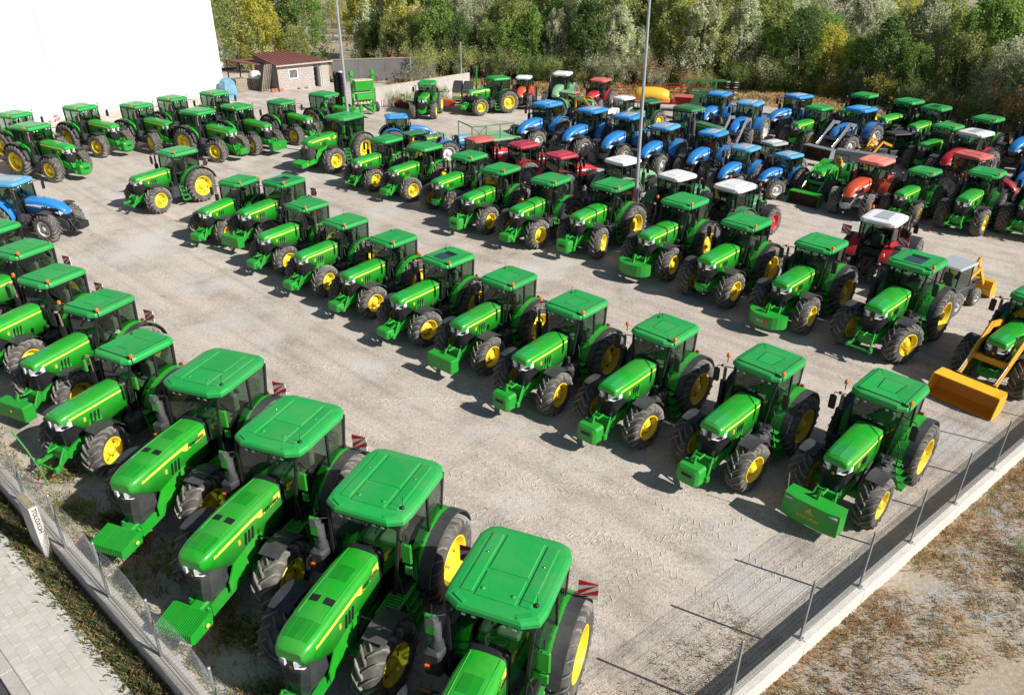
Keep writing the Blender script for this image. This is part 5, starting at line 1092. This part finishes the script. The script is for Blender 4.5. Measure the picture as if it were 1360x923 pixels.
# ------------------------------------------------------------------ tractors
GA = 'green tractors with their noses to the left chain link fence'; GB = 'green tractors parked by the white warehouse'; GC = 'green tractors of the centre row'; GD = 'green tractors of the second row'
GE = 'tractors parked back to back with the second row'; GF = 'blue tractors of the third row'; GG = 'tractors of the mixed far right rows'; GH = 'tractors along the far edge of the yard'
T = [
 ('large green tractor cut by the bottom edge, nearest the camera', 'XL', -0.01, 10.78, -111, 1.0, 'greenXL', 'antenna plates letters w_pack', GA),
 ('large green tractor second from the bottom with two black holes in its hood', 'XL', -2.77, 13.41, -111, 1.0, 'greenXL', 'antenna letters w_block', GA),
 ('large green tractor with ribbed green weights, third from the bottom edge', 'XL', -5.50, 15.74, -111, 1.0, 'greenXL', 'antenna plates letters w_pack', GA),
 ('large green tractor with ribbed green weights close to the scribbled white pier', 'XL', -8.25, 18.29, -109, 1.0, 'greenXL', 'antenna plates letters w_pack', GA),
 ('green tractor with green mirrors and orange beacon, bare front linkage, left row', 'L', -11.58, 20.57, -117, .99, 'greenXL', 'beacon antenna w_hitch', GA),
 ('green tractor at the left edge with a big box weight behind the green stake', 'L', -14.11, 23.63, -114, .99, 'green', 'beacon beacon2 plates w_wide', GA),
 ('green tractor at the left edge, third from the blue one, warning plate behind it', 'L', -16.91, 25.85, -114, 1.0, 'green', 'beacon beacon2 plates w_hitch', GA),
 ('green tractor at the left edge, second from the blue one', 'L', -19.46, 28.46, -114, 1.0, 'green', 'beacon plates w_hitch', GA),
 ('green tractor showing only a roof corner at the left edge below the blue one', 'L', -22.16, 30.86, -114, 1.0, 'green', 'w_hitch', GA),
 ('blue tractor with white rims standing alone at the left edge', 'N', -25.54, 38.10, -8, .97, 'blue_light', 'w_small', None),
 ('green tractor cut by the left edge below the warehouse', 'L', -36.15, 48.38, -24, 1.0, 'green', 'beacon w_hitch', GB),
 ('green tractor at the far left against the white wall, its nose hidden', 'L', -33.85, 53.12, -24, 1.03, 'green', 'beacon beacon2 plates w_hitch', GB),
 ('green tractor with box weight, nearest the blue one in the warehouse row', 'L', -30.55, 49.25, -24, 1.06, 'green', 'beacon beacon2 w_block', GB),
 ('green tractor with box weight in front of bare white wall, second in the warehouse row', 'L', -30.44, 55.30, -26, 1.06, 'green', 'beacon beacon2 w_block plates', GB),
 ('green tractor with no front weight, third in the warehouse row', 'L', -27.02, 56.47, -28, 1.04, 'green', 'beacon beacon2', GB),
 ('green tractor touching the white wall behind the fourth in the warehouse row', 'L', -25.81, 59.78, -28, 1.0, 'green', 'beacon beacon2', GB),
 ('green tractor with broad front weight, fourth in the warehouse row above the lone one', 'L', -21.84, 54.45, -29, 1.05, 'green', 'beacon w_small', GB),
 ('green tractor closest to the warehouse corner and blue tarpaulin', 'L', -23.44, 62.11, -29, 1.0, 'green', 'beacon beacon2', GB),
 ('green tractor with square box weight, fifth in the warehouse row', 'L', -19.82, 56.46, -33, 1.03, 'green', 'beacon beacon2 w_wide', GB),
 ('small green tractor with a roll bar behind it in front of the shed', 'L', -17.48, 59.38, -33, .96, 'green', 'beacon w_hitch', GB),
 ('green tractor with green mirrors and long hood behind the left light pole', 'XL', -14.80, 61.95, -32, .88, 'greenXL', 'antenna', GB),
 ('lone green tractor standing side on in the open gravel with a warning plate', 'L', -19.37, 43.97, -124, 1.0, 'green', 'beacon plates w_hitch', None),
 ('green tractor with a wide box weight lettered in yellow next to the right fence', 'L', 10.61, 18.46, -135, 1.0, 'green', 'beacon beacon2 w_blade', GC),
 ('green tractor with narrow block weight, second from the right fence', 'L', 7.65, 19.96, -135, 1.0, 'green', 'beacon beacon2 w_block', GC),
 ('green tractor with narrow block weight, third from the right fence, centre row', 'L', 4.89, 22.03, -133, 1.0, 'green', 'beacon beacon2 antenna w_block', GC),
 ('green tractor with narrow block weight, fourth from the right fence, centre row', 'L', 2.16, 23.88, -131, 1.0, 'green', 'beacon beacon2 antenna w_block', GC),
 ('green tractor with a wide square box weight in the middle of the centre row', 'L', -0.18, 26.37, -130, .96, 'green', 'beacon antenna w_wide', GC),
 ('green tractor with a dark glass roof hatch in the centre row', 'L', -2.61, 28.43, -131, .95, 'green', 'beacon beacon2 antenna hatch w_small', GC),
 ('green tractor with small front weight, seventh from the right fence, centre row', 'L', -5.12, 30.75, -129, .92, 'green', 'beacon antenna w_small narrow', GC),
 ('green tractor with small front weight, eighth from the right fence, centre row', 'L', -7.56, 32.86, -128, .92, 'green', 'beacon antenna w_small narrow nofender', GC),
 ('green tractor with small front weight, ninth from the right fence, centre row', 'L', -9.84, 35.18, -128, .92, 'green', 'beacon w_small narrow', GC),
 ('green tractor with a bluish roof hatch, second from the left end of the centre row', 'L', -11.80, 38.48, -122, .98, 'green', 'beacon beacon2 hatch w_wide plates', GC),
 ('green tractor at the left end of the centre row', 'L', -14.29, 39.00, -115, .92, 'green', 'beacon w_small narrow', GC),
 ('green tractor with dark roof hatch and bare linkage, right end of the second row', 'L', 15.55, 27.66, -137, 1.07, 'green', 'beacon beacon2 hatch w_hitch', GD),
 ('green tractor with a curved drum weight lettered in white, second row', 'L', 12.67, 29.94, -136, 1.02, 'green', 'beacon w_drum mx', GD),
 ('green tractor with no front weight, third from the right end of the second row', 'L', 10.21, 32.34, -135, 1.04, 'green', 'beacon', GD),
 ('green tractor with a plain curved weight just right of the right light pole', 'L', 8.05, 35.21, -134, 1.05, 'green', 'beacon beacon2 w_drum strap', GD),
 ('green tractor with hood strap and block weight just left of the right light pole', 'L', 4.95, 37.91, -131, 1.03, 'green', 'beacon w_block strap', GD),
 ('green tractor with a black hood strap and small weight in front of the red roofs', 'L', 1.87, 39.06, -129, 1.0, 'green', 'beacon w_small strap', GD),
 ('green tractor with a black hood strap and long front arms in the second row', 'L', -0.75, 41.10, -128, .99, 'green', 'beacon w_block strap', GD),
 ('green tractor without weight in front of the faded red roof in the second row', 'L', -2.62, 43.99, -128, .97, 'green', 'beacon nofender', GD),
 ('green tractor with small weight, third from the left light pole in the second row', 'L', -5.38, 46.39, -130, .94, 'green', 'w_small narrow nofender', GD),
 ('green tractor with bare linkage directly right of the left light pole', 'L', -8.02, 48.33, -127, .93, 'green', 'w_hitch narrow', GD),
 ('long hooded green tractor with ribbed weights behind the left light pole', 'XL', -11.47, 52.58, -124, .96, 'greenXL', 'w_pack', GD),
 ('blue roofed tractor facing right beyond the left light pole', 'N', -8.41, 56.16, 15, .86, 'blue', '', GE),
 ('old green tractor with sheet canopy behind the left part of the second row', 'L', -6.71, 52.44, 45, .86, 'green_old', 'open canopy', GE),
 ('old pale blue tractor with an open roll bar beside the flat trailer', 'N', -4.56, 53.32, 30, .82, 'blue_old', 'open', GE),
 ('red tractor with a faded pink roof in front of the flat trailer', 'N', -2.16, 49.30, 38, .88, 'red_fadedroof', '', GE),
 ('dark red roofed tractor between the faded one and the bright red one', 'N', 0.63, 47.77, 40, .90, 'red_dk', '', GE),
 ('bright red tractor with a white hood band left of the white roofed ones', 'N', 2.85, 45.28, 35, .90, 'red', '', GE),
 ('white roofed green tractor directly left of the right light pole', 'N', 6.27, 43.66, 40, .95, 'white_pale', 'beacon', GE),
 ('white roofed green tractor directly right of the right light pole', 'N', 8.80, 40.64, 40, .95, 'white_green', '', GE),
 ('white roofed green tractor with red rims', 'N', 11.31, 38.32, 42, 1.0, 'white_green', 'beacon beacon2', GE),
 ('red tractor with white roof and fat exhaust seen from behind', 'N', 16.76, 33.33, 48, 1.02, 'red_white', 'beacon plates fatstack', GE),
 ('blue tractor at the left end of the blue row', 'N', 2.38, 58.45, -131, 1.05, 'blue', 'beacon w_small', GF),
 ('blue tractor with greyish roof top, second from the left in the blue row', 'N', 5.54, 56.39, -131, 1.05, 'blue_greytop', 'w_small', GF),
 ('blue tractor just left of the right light pole in the blue row', 'N', 7.92, 54.43, -127, 1.05, 'blue_greytop', '', GF),
 ('blue tractor with pale roof just right of the right light pole', 'N', 10.08, 52.29, -127, .97, 'blue_light', 'w_small', GF),
 ('bright blue tractor in the middle between pole and pale roofed ones', 'N', 12.97, 50.81, -130, .95, 'blue_greytop', 'w_small', GF),
 ('small blue tractor with light blue roof and visible white rear rim', 'N', 14.29, 47.68, -134, .88, 'blue_light', '', GF),
 ('small dark tractor with grey roof behind the light blue roofs', 'N', 16.86, 50.11, 30, .80, 'white_black', 'beacon', GG),
 ('old light blue tractor with short hood beside the green loader bucket', 'N', 16.78, 46.97, -145, .80, 'ford', 'nofender', GG),
 ('green loader tractor without cab and a yellow seat', 'L', 19.86, 47.06, -134, .88, 'green_open', 'open loader nofender', GG, 'loader tractor'),
 ('orange tractor with orange rims and faded pink roof', 'N', 20.72, 43.83, -137, .98, 'orange', 'nofender', GG),
 ('green tractor with short nose directly right of the orange one', 'L', 23.02, 42.69, -139, .88, 'green', 'beacon w_hitch narrow nomirror', GG),
 ('green tractor with open front linkage in front of the red hood, right side', 'L', 25.78, 41.49, -136, .98, 'green', 'beacon w_hitch', GG),
 ('green tractor cut by the right edge with only its front linkage and wheel showing', 'L', 28.78, 40.65, -138, 1.0, 'green', 'w_hitch', GG),
 ('green tractor with a yellow front loader and orange bucket at the right edge', 'L', 18.80, 24.96, -142, 1.0, 'green_yloader', 'loader', None, 'loader tractor'),
 ('big green tractor with a deep roof and upright exhaust among the blue ones', 'L', 12.74, 57.31, -50, 1.05, 'green_dim', 'fatstack', GG),
 ('blue tractor in front of the green cultivator', 'N', 16.45, 64.07, -125, 1.0, 'blue', '', GG),
 ('blue tractor with white roof top, front loader and muddy wheels', 'N', 17.69, 59.57, -124, 1.05, 'blue_light', 'loader', GG, 'loader tractor'),
 ('blue tractor with exhaust standing tallest against the wood', 'N', 22.46, 63.12, -147, 1.02, 'blue_greytop', '', GG),
 ('green tractor with dull roof between the blue ones against the wood', 'L', 22.80, 59.34, -141, .96, 'green', 'narrow nomirror', GG),
 ('green tractor whose roof shows above the blue loader tractor', 'L', 28.11, 64.08, -141, 1.0, 'green', 'beacon', GG),
 ('blue tractor with grey front loader and dark bucket', 'N', 25.28, 57.71, -143, 1.05, 'blue', 'loader', GG, 'loader tractor'),
 ('green tractor with yellow striped hood above the black loader cab', 'L', 30.16, 60.86, -146, 1.05, 'green', 'beacon2', GG),
 ('green tractor with glass roof hatch near the wood', 'L', 31.08, 58.41, -141, 1.05, 'green', 'hatch', GG),
 ('green tractor with yellow striped hood left of the silver roofed red one', 'L', 29.47, 53.23, -143, .97, 'green', 'beacon', GG),
 ('dark red tractor with silver white roof', 'N', 29.81, 50.41, -145, 1.04, 'red_white', 'w_small', GG),
 ('green tractor behind the silver roofed red one, near the wood edge', 'L', 33.08, 54.99, -143, 1.03, 'green', 'beacon', GG),
 ('red tractor with pinkish roof and large grey rear rim, facing right', 'N', 27.11, 45.28, -58, .98, 'red_dark', 'narrow', GG),
 ('blue tractor cut by the right edge near the wood', 'N', 36.18, 53.88, -146, 1.05, 'blue', '', GG),
 ('dark blue tractor cut by the right edge behind the green ones', 'N', 31.76, 46.16, -140, .95, 'blue', 'nomirror', GG),
 ('green tractor facing the camera in front of the white wall', 'L', -7.58, 69.13, -95, .92, 'green', '', GH),
 ('green tractor side on with pale dusty tyres at the far edge', 'L', -1.52, 70.50, -150, 1.0, 'green', 'w_small', GH),
 ('orange red tractor with white roof right behind the dusty tyred green one', 'N', 0.83, 73.62, -100, .86, 'orange_white', '', GH),
 ('pale green tractor with white roof at the foot of the wood', 'N', 4.34, 73.38, -106, 1.0, 'white_pale', '', GH),
 ('old green tractor with flat canopy, yellow rims and yellow loader', 'L', 4.71, 68.24, -38, .85, 'green_old_yellow', 'open canopy loader', GH),
 ('red tractor with pink roof below the wood, left of the sprayer', 'N', 7.54, 70.97, -118, .95, 'red_fadedroof', '', GH),
 ('small old tractor with white roof behind the blue row', 'N', 8.87, 64.64, -140, .82, 'white_old', 'narrow', GH),
 ('small green tractor with yellow rims below the sprayer tank', 'L', 10.94, 64.10, -145, .76, 'green_dim', 'narrow nomirror', GH),
]
for row in T:
    tractor(row[0], row[1], row[2], row[3], row[4], row[5], row[6], row[7], row[8], row[9] if len(row) > 9 else 'tractor')
# ------------------------------------------------------------------ other machines
def wheels(t, specs):
    for x, y, r, w, rim, col in specs:
        a, b = wheel(r, w, rim, 18, .05); o = obj('tyre', a, t, (x, y, r - .01), 0 if y > 0 else math.pi); obj('rim', b, o, (0, 0, 0), 0, sch(rim=col, hub=col))
def loader_machine(label, x, y, head, s, boomcol, roofcol, bodycol, cat):
    t = thing('compact_loader', label, cat, (x, y, 0), R(head), None, s)
    k = MB(); k.box(-1.5, .9, -.6, .6, .5, 1.15, bodycol, .06); k.box(.9, 1.9, -.42, .42, .6, 1.35, bodycol, .08); obj('body', k, t)
    k = MB()
    for sx, sy in ((.7, .55), (.7, -.55), (-.9, .6), (-.9, -.6)): k.bar((sx, sy, 1.15), (sx * .9, sy, 2.4), .06, .06, 'black_plastic')
    C_ = obj('cab_frame', k, t); k = MB(); k.box(-1.05, .85, -.72, .72, 2.4, 2.5, roofcol, .03, .05); obj('roof', k, C_)
    for q in ([(.7, .52, 1.2), (.7, -.52, 1.2), (.64, -.52, 2.38), (.64, .52, 2.38)], [(-.88, .57, 1.2), (-.88, -.57, 1.2), (-.82, -.57, 2.38), (-.82, .57, 2.38)], [(.66, .57, 1.2), (-.86, .60, 1.2), (-.8, .6, 2.38), (.6, .56, 2.38)], [(.66, -.57, 1.2), (-.86, -.60, 1.2), (-.8, -.6, 2.38), (.6, -.56, 2.38)]):
        k = MB(); k.pane(q, 'cab_glass'); obj('window', k, C_)
    k = MB(); k.box(-.5, 0, -.25, .25, 1.1, 1.6, 'seat_beige', .04); k.box(-.6, -.45, -.25, .25, 1.5, 2.0, 'seat_beige', .04); obj('seat', k, t)
    wheels(t, [(-.9, .78, .62, .40, .32, 'grey_rim'), (-.9, -.78, .62, .40, .32, 'grey_rim'), (1.3, .72, .48, .34, .25, 'grey_rim'), (1.3, -.72, .48, .34, .25, 'grey_rim')])
    k = MB()
    for sd in (1, -1): k.bar((.7, sd * .48, 1.5), (1.7, sd * .48, 1.9), .10, .18, boomcol); k.bar((1.68, sd * .48, 1.92), (2.7, sd * .48, .7), .10, .17, boomcol); k.bar((1.4, sd * .48, 1.2), (2.4, sd * .48, 1.1), .07, .08, 'black_iron')
    k.bar((2.1, -.48, 1.38), (2.1, .48, 1.38), .12, .14, boomcol); k.bar((1.9, 0, 1.4), (2.5, 0, 2.15), .10, .16, boomcol); k.bar((2.5, 0, 2.15), (2.75, 0, 1.5), .10, .14, boomcol); A_ = obj('boom', k, t)
    k = MB(); prof = [(2.7, .95), (2.66, .5), (2.8, .15), (3.0, .06), (3.45, .06), (3.45, .09), (3.02, .1), (2.84, .2), (2.72, .5), (2.76, .92), (3.05, .98), (3.05, 1.0), (2.7, 1.0)]
    k.loft([[(px, yy, pz) for px, pz in prof] for yy in (-.9, .9)], boomcol)
    for sd in (1, -1): k.loft([[(px, sd * yy, pz) for px, pz in ((2.7, 1.0), (2.66, .5), (2.8, .12), (3.0, .06), (3.45, .06), (3.05, 1.0))] for yy in (.9, .93)], boomcol)
    obj('bucket', k, A_)
loader_machine('grey roofed backhoe loader with yellow boom behind the second row', 18.7, 30.2, 36, .82, 'yellow_loader', 'grey_roof', 'charcoal', 'loader')
loader_machine('black cabbed compact loader with orange yellow boom', 26.7, 54.2, 195, .84, 'yellow_loader', 'charcoal', 'charcoal', 'loader')
# loader attachment lying before the blue loader
k = MB(); k.box(-1.9, 1.9, -.35, -.25, .15, .9, 'grey_loader'); k.box(-1.9, 1.9, -.25, .35, .82, .9, 'grey_loader', .02); k.bar((-.5, 0, .9), (-.5, .5, .2), .08, .08, 'black_iron'); k.bar((.5, 0, .9), (.5, .5, .2), .08, .08, 'black_iron')
tag(obj('scraper_blade', k, None, (23.6, 51.6, .4), R(-35)), 'long grey scraper blade behind the orange tractor', 'scraper')
# flat trailer
t = thing('flat_trailer', 'green flat trailer with an open railed front behind the red tractors', 'trailer', (-.4, 57.0, 0), R(28))
k = MB(); k.box(-3.6, 3.6, -1.2, 1.2, .95, 1.12, 'green_pale', .02); obj('bed', k, t)
k = MB(); k.bar((-3.5, -.5, .85), (3.5, -.5, .85), .12, .18, 'black_iron'); k.bar((-3.5, .5, .85), (3.5, .5, .85), .12, .18, 'black_iron'); k.bar((-3.5, 0, .8), (-5.0, 0, .6), .1, .1, 'black_iron'); obj('chassis', k, t)
for x in (-3.5, -2.4, -1.3, -.2):
    k = MB(); k.bar((x, -1.15, 1.1), (x, -1.15, 2.1), .05, .05, 'green_dark'); obj('rail_post', k, t)
k = MB(); k.bar((-3.5, -1.15, 2.1), (-.2, -1.15, 2.1), .06, .06, 'green_old'); k.bar((-3.5, 1.15, 2.1), (-3.5, -1.15, 2.1), .06, .06, 'green_dark'); k.bar((-3.5, 1.15, 1.1), (-3.5, 1.15, 2.1), .05, .05, 'green_dark'); k.bar((-3.5, -1.15, 1.1), (-2.4, -1.15, 2.1), .03, .03, 'green_dark'); k.bar((-2.4, -1.15, 1.1), (-3.5, -1.15, 2.1), .03, .03, 'green_dark'); obj('rail', k, t)
wheels(t, [(1.0, 1.0, .5, .3, .28, 'grey_rim'), (1.0, -1.0, .5, .3, .28, 'grey_rim'), (2.2, 1.0, .5, .3, .28, 'grey_rim'), (2.2, -1.0, .5, .3, .28, 'grey_rim')])
# seed drill with disc gangs
t = thing('seed_drill', 'tall folded green seed drill with black disc rows in front of the retaining wall', 'seed drill', (-13.2, 69.0, 0), R(-60), None, 1.0)
k = MB()
for y in (-.95, .95): k.bar((.1, y, .5), (.1, y, 3.3), .16, .18, 'green_body'); k.box(-.1, .35, y - .16, y + .16, 3.2, 3.6, 'green_body', .03)
k.bar((.1, -.95, .7), (.1, .95, .7), .16, .16, 'green_body'); k.bar((.1, -.95, 1.9), (.1, .95, 1.9), .14, .14, 'green_body'); k.bar((0, 0, .7), (2.6, 0, .6), .18, .2, 'green_body'); k.bar((.1, -.95, 1.0), (.1, .95, 1.8), .08, .08, 'green_pale'); k.bar((.1, .95, 1.0), (.1, -.95, 1.8), .08, .08, 'green_pale'); obj('frame', k, t)
k = MB(); k.loft([[(-.1, -.75, 2.0), (.5, -.75, 2.0), (.5, .75, 2.0), (-.1, .75, 2.0)], [(-.3, -.8, 2.8), (.7, -.8, 2.8), (.7, .8, 2.8), (-.3, .8, 2.8)]], 'green_body'); hp = obj('hopper', k, t)
k = MB(); k.box(-.3, .7, -.8, .8, 2.805, 2.86, 'cream_panel', .02); obj('lid', k, hp)
k = MB(); k.box(.15, .75, -.78, .78, 1.25, 1.75, 'green_body', .05); obj('seed_box', k, t)
k = MB(); k.box(.2, .5, -.6, .6, .85, 1.2, 'cream_panel', .04); obj('fan_housing', k, t)
for j in range(6):
    k = MB(); y_ = -.65 + j * .26; k.tube([(.45, y_, 1.3), (.7, y_ * 1.2, .9), (.3, y_ * 1.5, .45)], .03, 'black_iron', 5); obj('hose', k, t)
for g_i, (gx, gy) in enumerate(((-.1, -1.45), (-.5, -1.75), (-.9, -1.5), (-1.3, -1.7))):
    k = MB(); k.bar((gx, gy, .5), (gx, gy, 3.4), .10, .12, 'black_iron')
    for j in range(13): k.lathe([(.001, -.02), (.25, -.01), (.25, .01), (.001, .02)], 'black_iron', 12, (gx, gy - .12, .6 + j * .22), 'x'); k.bar((gx, gy, .6 + j * .22), (gx + .3, gy - .1, .5 + j * .22), .05, .05, 'charcoal')
    obj('disc_gang', k, t)
k = MB(); k.lathe([(.20, -.05), (.22, 0), (.2, .05)], 'white_plate', 10, (-.2, -1.7, 3.55), 'z', caps=(True, True)); obj('marker_cap', k, t)
k = MB()
for y in (-.6, .6): k.box(.9, 1.2, y - .12, y + .12, .3, .9, 'green_body', .03)
obj('support_leg', k, t)
wheels(t, [(-.3, 1.35, .42, .28, .24, 'grey_rim'), (-.3, -1.2, .42, .28, .24, 'grey_rim')])
k = MB(); k.box(1.4, 1.43, 1.0, 1.4, .8, 1.3, 'white_plate'); k.box(1.435, 1.44, 1.08, 1.18, .8, 1.3, 'red_plate'); k.box(1.435, 1.44, 1.26, 1.36, .8, 1.3, 'red_plate'); obj('warning_plate', k, t)
# planter beside it: orange frame, yellow hoppers
t = thing('planter', 'orange framed planter with black and yellow hoppers left of the dusty green tractor', 'planter', (-4.9, 71.2, 0), R(-100), None, 1.2)
k = MB(); k.bar((0, -1.2, .6), (0, 1.2, .6), .14, .14, 'iron_red'); k.bar((0, -.8, .6), (1.2, 0, .6), .1, .1, 'iron_red'); k.bar((0, .8, .6), (1.2, 0, .6), .1, .1, 'iron_red'); k.box(.3, .9, -1.3, -.3, .35, .75, 'iron_red', .04); k.bar((.6, -.3, .6), (.2, -.1, 1.3), .08, .08, 'iron_red'); obj('frame', k, t)
for y in (-.15, .62):
    k = MB(); k.box(-.35, .45, y - .32, y + .32, .95, 1.35, 'cream_panel', .05); h_ = obj('hopper', k, t); k = MB(); k.loft([[(-.4, y - .34, 1.36), (.5, y - .34, 1.36), (.5, y + .34, 1.36), (-.4, y + .34, 1.36)], [(-.4, y - .3, 2.0), (.0, y - .3, 2.0), (.0, y + .3, 2.0), (-.4, y + .3, 2.0)]], 'charcoal'); obj('lid', k, h_)
k = MB(); k.box(-.3, .5, -.5, 1.0, .80, .94, 'green_body', .03); obj('green_beam', k, t)
k = MB(); k.lathe([(.001, -.05), (.24, -.05), (.24, .05), (.001, .05)], 'cream_panel', 14, (.62, .45, .62), 'x'); obj('press_wheel', k, t)
k = MB(); k.bar((-.2, 1.2, .6), (-.2, 1.25, 3.1), .09, .16, 'green_body'); obj('marker_arm', k, t)
# red implement left of the head on tractor
t = thing('disc_harrow', 'rusty red implement in the weeds left of the far green tractor', 'implement', (-10.2, 71.2, 0), R(-40))
k = MB(); k.bar((-.9, 0, .6), (.9, 0, .6), .12, .12, 'rust'); k.bar((-.9, .6, .6), (.9, .6, .6), .12, .12, 'rust'); k.bar((0, .6, .6), (0, -1.0, .8), .1, .1, 'iron_red'); obj('frame', k, t)
k = MB()
for j in range(8): k.lathe([(.001, -.02), (.26, -.01), (.26, .01), (.001, .02)], 'rust', 12, (-.8 + j * .23, .1, .3), 'x')
obj('disc_gang', k, t)
k = MB(); k.box(-.7, -.2, .7, .73, .9, 1.15, 'white_plate'); k.box(-.6, -.5, .735, .74, .9, 1.15, 'red_plate'); obj('warning_plate', k, t)
# sprayer with yellow tank
t = thing('field_sprayer', 'trailed sprayer with yellow tank and folded red booms under the wood', 'sprayer', (12.2, 70.8, 0), R(-12), None, 1.0)
k = MB(); prof = [(-.85, 1.15), (-.98, 1.4), (-.95, 1.75), (-.6, 2.08), (0, 2.16), (.6, 2.08), (.95, 1.75), (.98, 1.4), (.85, 1.15)]
k.loft([[(x, y * f_, 1.15 + (z - 1.15) * f_) for y, z in prof] for x, f_ in ((-1.45, .80), (-1.3, .93), (-.6, 1.0), (.3, 1.02), (.9, .95), (1.35, .80), (1.5, .66))], 'tank_yellow', smooth=True); obj('tank', k, t)
k = MB(); k.bar((-2.0, -.5, .95), (2.3, -.5, .95), .12, .2, 'iron_red'); k.bar((-2.0, .5, .95), (2.3, .5, .95), .12, .2, 'iron_red'); k.box(-3.6, -1.9, -.7, .7, .9, 1.25, 'orange_faded', .04); k.bar((-3.5, 0, .9), (-5.0, 0, .6), .12, .12, 'iron_red'); k.box(-1.7, 1.6, -1.0, 1.0, 1.03, 1.14, 'orange_faded', .02); F_ = obj('frame', k, t)
for sd in (1,):
    k = MB()
    for a_ in range(4):
        z0 = 1.15 + a_ * .24; k.bar((-3.6, sd * (1.15 + .05 * a_), z0 + .1), (3.6, sd * (1.15 + .05 * a_), z0 + .55), .05, .05, 'iron_red')
        for j in range(10): k.bar((-3.4 + j * .72, sd * (1.15 + .05 * a_), z0 + .12 + .045 * j), (-3.1 + j * .72, sd * (1.15 + .05 * a_), z0 + .40 + .045 * j), .03, .03, 'rust')
    obj('boom', k, t)
k = MB()
for j in range(5): k.bar((2.4, -1.0 + .5 * j, .8), (3.4, -1.2 + .6 * j, 2.4), .07, .07, 'rust')
k.bar((2.6, -1.1, 1.2), (2.6, 1.1, 1.2), .09, .09, 'iron_red'); k.bar((3.2, -1.2, 2.1), (3.2, 1.2, 2.1), .09, .09, 'iron_red'); obj('rear_lift', k, t)
wheels(t, [(.1, 1.05, .75, .36, .45, 'iron_red'), (.1, -1.05, .75, .36, .45, 'iron_red')])
t = thing('spreader', 'red and yellow hopper implement right of the yellow sprayer tank', 'spreader', (14.5, 68.2, 0), R(-15), None, .85)
k = MB(); k.loft([[(-.4, -.4, 1.0), (.4, -.4, 1.0), (.4, .4, 1.0), (-.4, .4, 1.0)], [(-.9, -.8, 2.2), (.9, -.8, 2.2), (.9, .8, 2.2), (-.9, .8, 2.2)]], 'red_body'); obj('hopper', k, t)
k = MB(); k.box(-.92, .92, -.82, .82, 2.205, 2.26, 'red_faded', .02); obj('cover', k, t)
k = MB(); k.bar((-.6, -.5, .3), (-.3, -.4, 1.1), .08, .08, 'rust'); k.bar((.6, -.5, .3), (.3, -.4, 1.1), .08, .08, 'rust'); k.bar((-.6, -.5, .4), (.6, -.5, .4), .08, .08, 'rust'); k.lathe([(.35, -.03), (.35, .03)], 'rust', 14, (0, -.4, .75), 'z', caps=(True, True)); k.bar((0, .5, 0), (0, .4, 1.1), .1, .1, 'rust'); obj('frame', k, t)
# folded cultivator
t = thing('folded_cultivator', 'tall folded green cultivator with stacked discs behind a blue tractor', 'cultivator', (16.6, 70.6, 0), R(-10), None, .92)
k = MB()
for x in (-1.4, 1.2): k.bar((x, 0, .3), (x, 0, 3.0), .16, .18, 'green_old'); k.bar((x, .9, .3), (x, .9, 3.0), .12, .14, 'green_old')
k.bar((-2.0, 0, 3.0), (2.0, 0, 3.1), .16, .18, 'green_old'); k.bar((-1.6, .9, 2.9), (2.6, .9, 2.9), .14, .14, 'green_old'); k.box(-1.3, 1.1, -.3, .9, .7, 1.9, 'green_dark', .05); k.bar((-1.4, 0, 1.2), (1.2, 0, 1.2), .12, .12, 'green_old'); k.bar((-1.4, 0, 2.2), (1.2, 0, 2.2), .1, .1, 'green_old'); obj('frame', k, t)
for g_i in range(2):
    k = MB(); gx = 2.2 + g_i * .75; k.bar((gx, .2, 1.3), (gx, .2, 3.1), .08, .08, 'rust')
    for j in range(8): k.lathe([(.001, -.015), (.34, 0), (.001, .015)], 'grey_rim' if j % 2 else 'rust', 12, (gx, .2, 1.35 + j * .23), 'z')
    obj('disc_gang', k, t)
wheels(t, [(0, 1.0, .45, .3, .25, 'grey_rim'), (0, -.5, .45, .3, .25, 'grey_rim')])
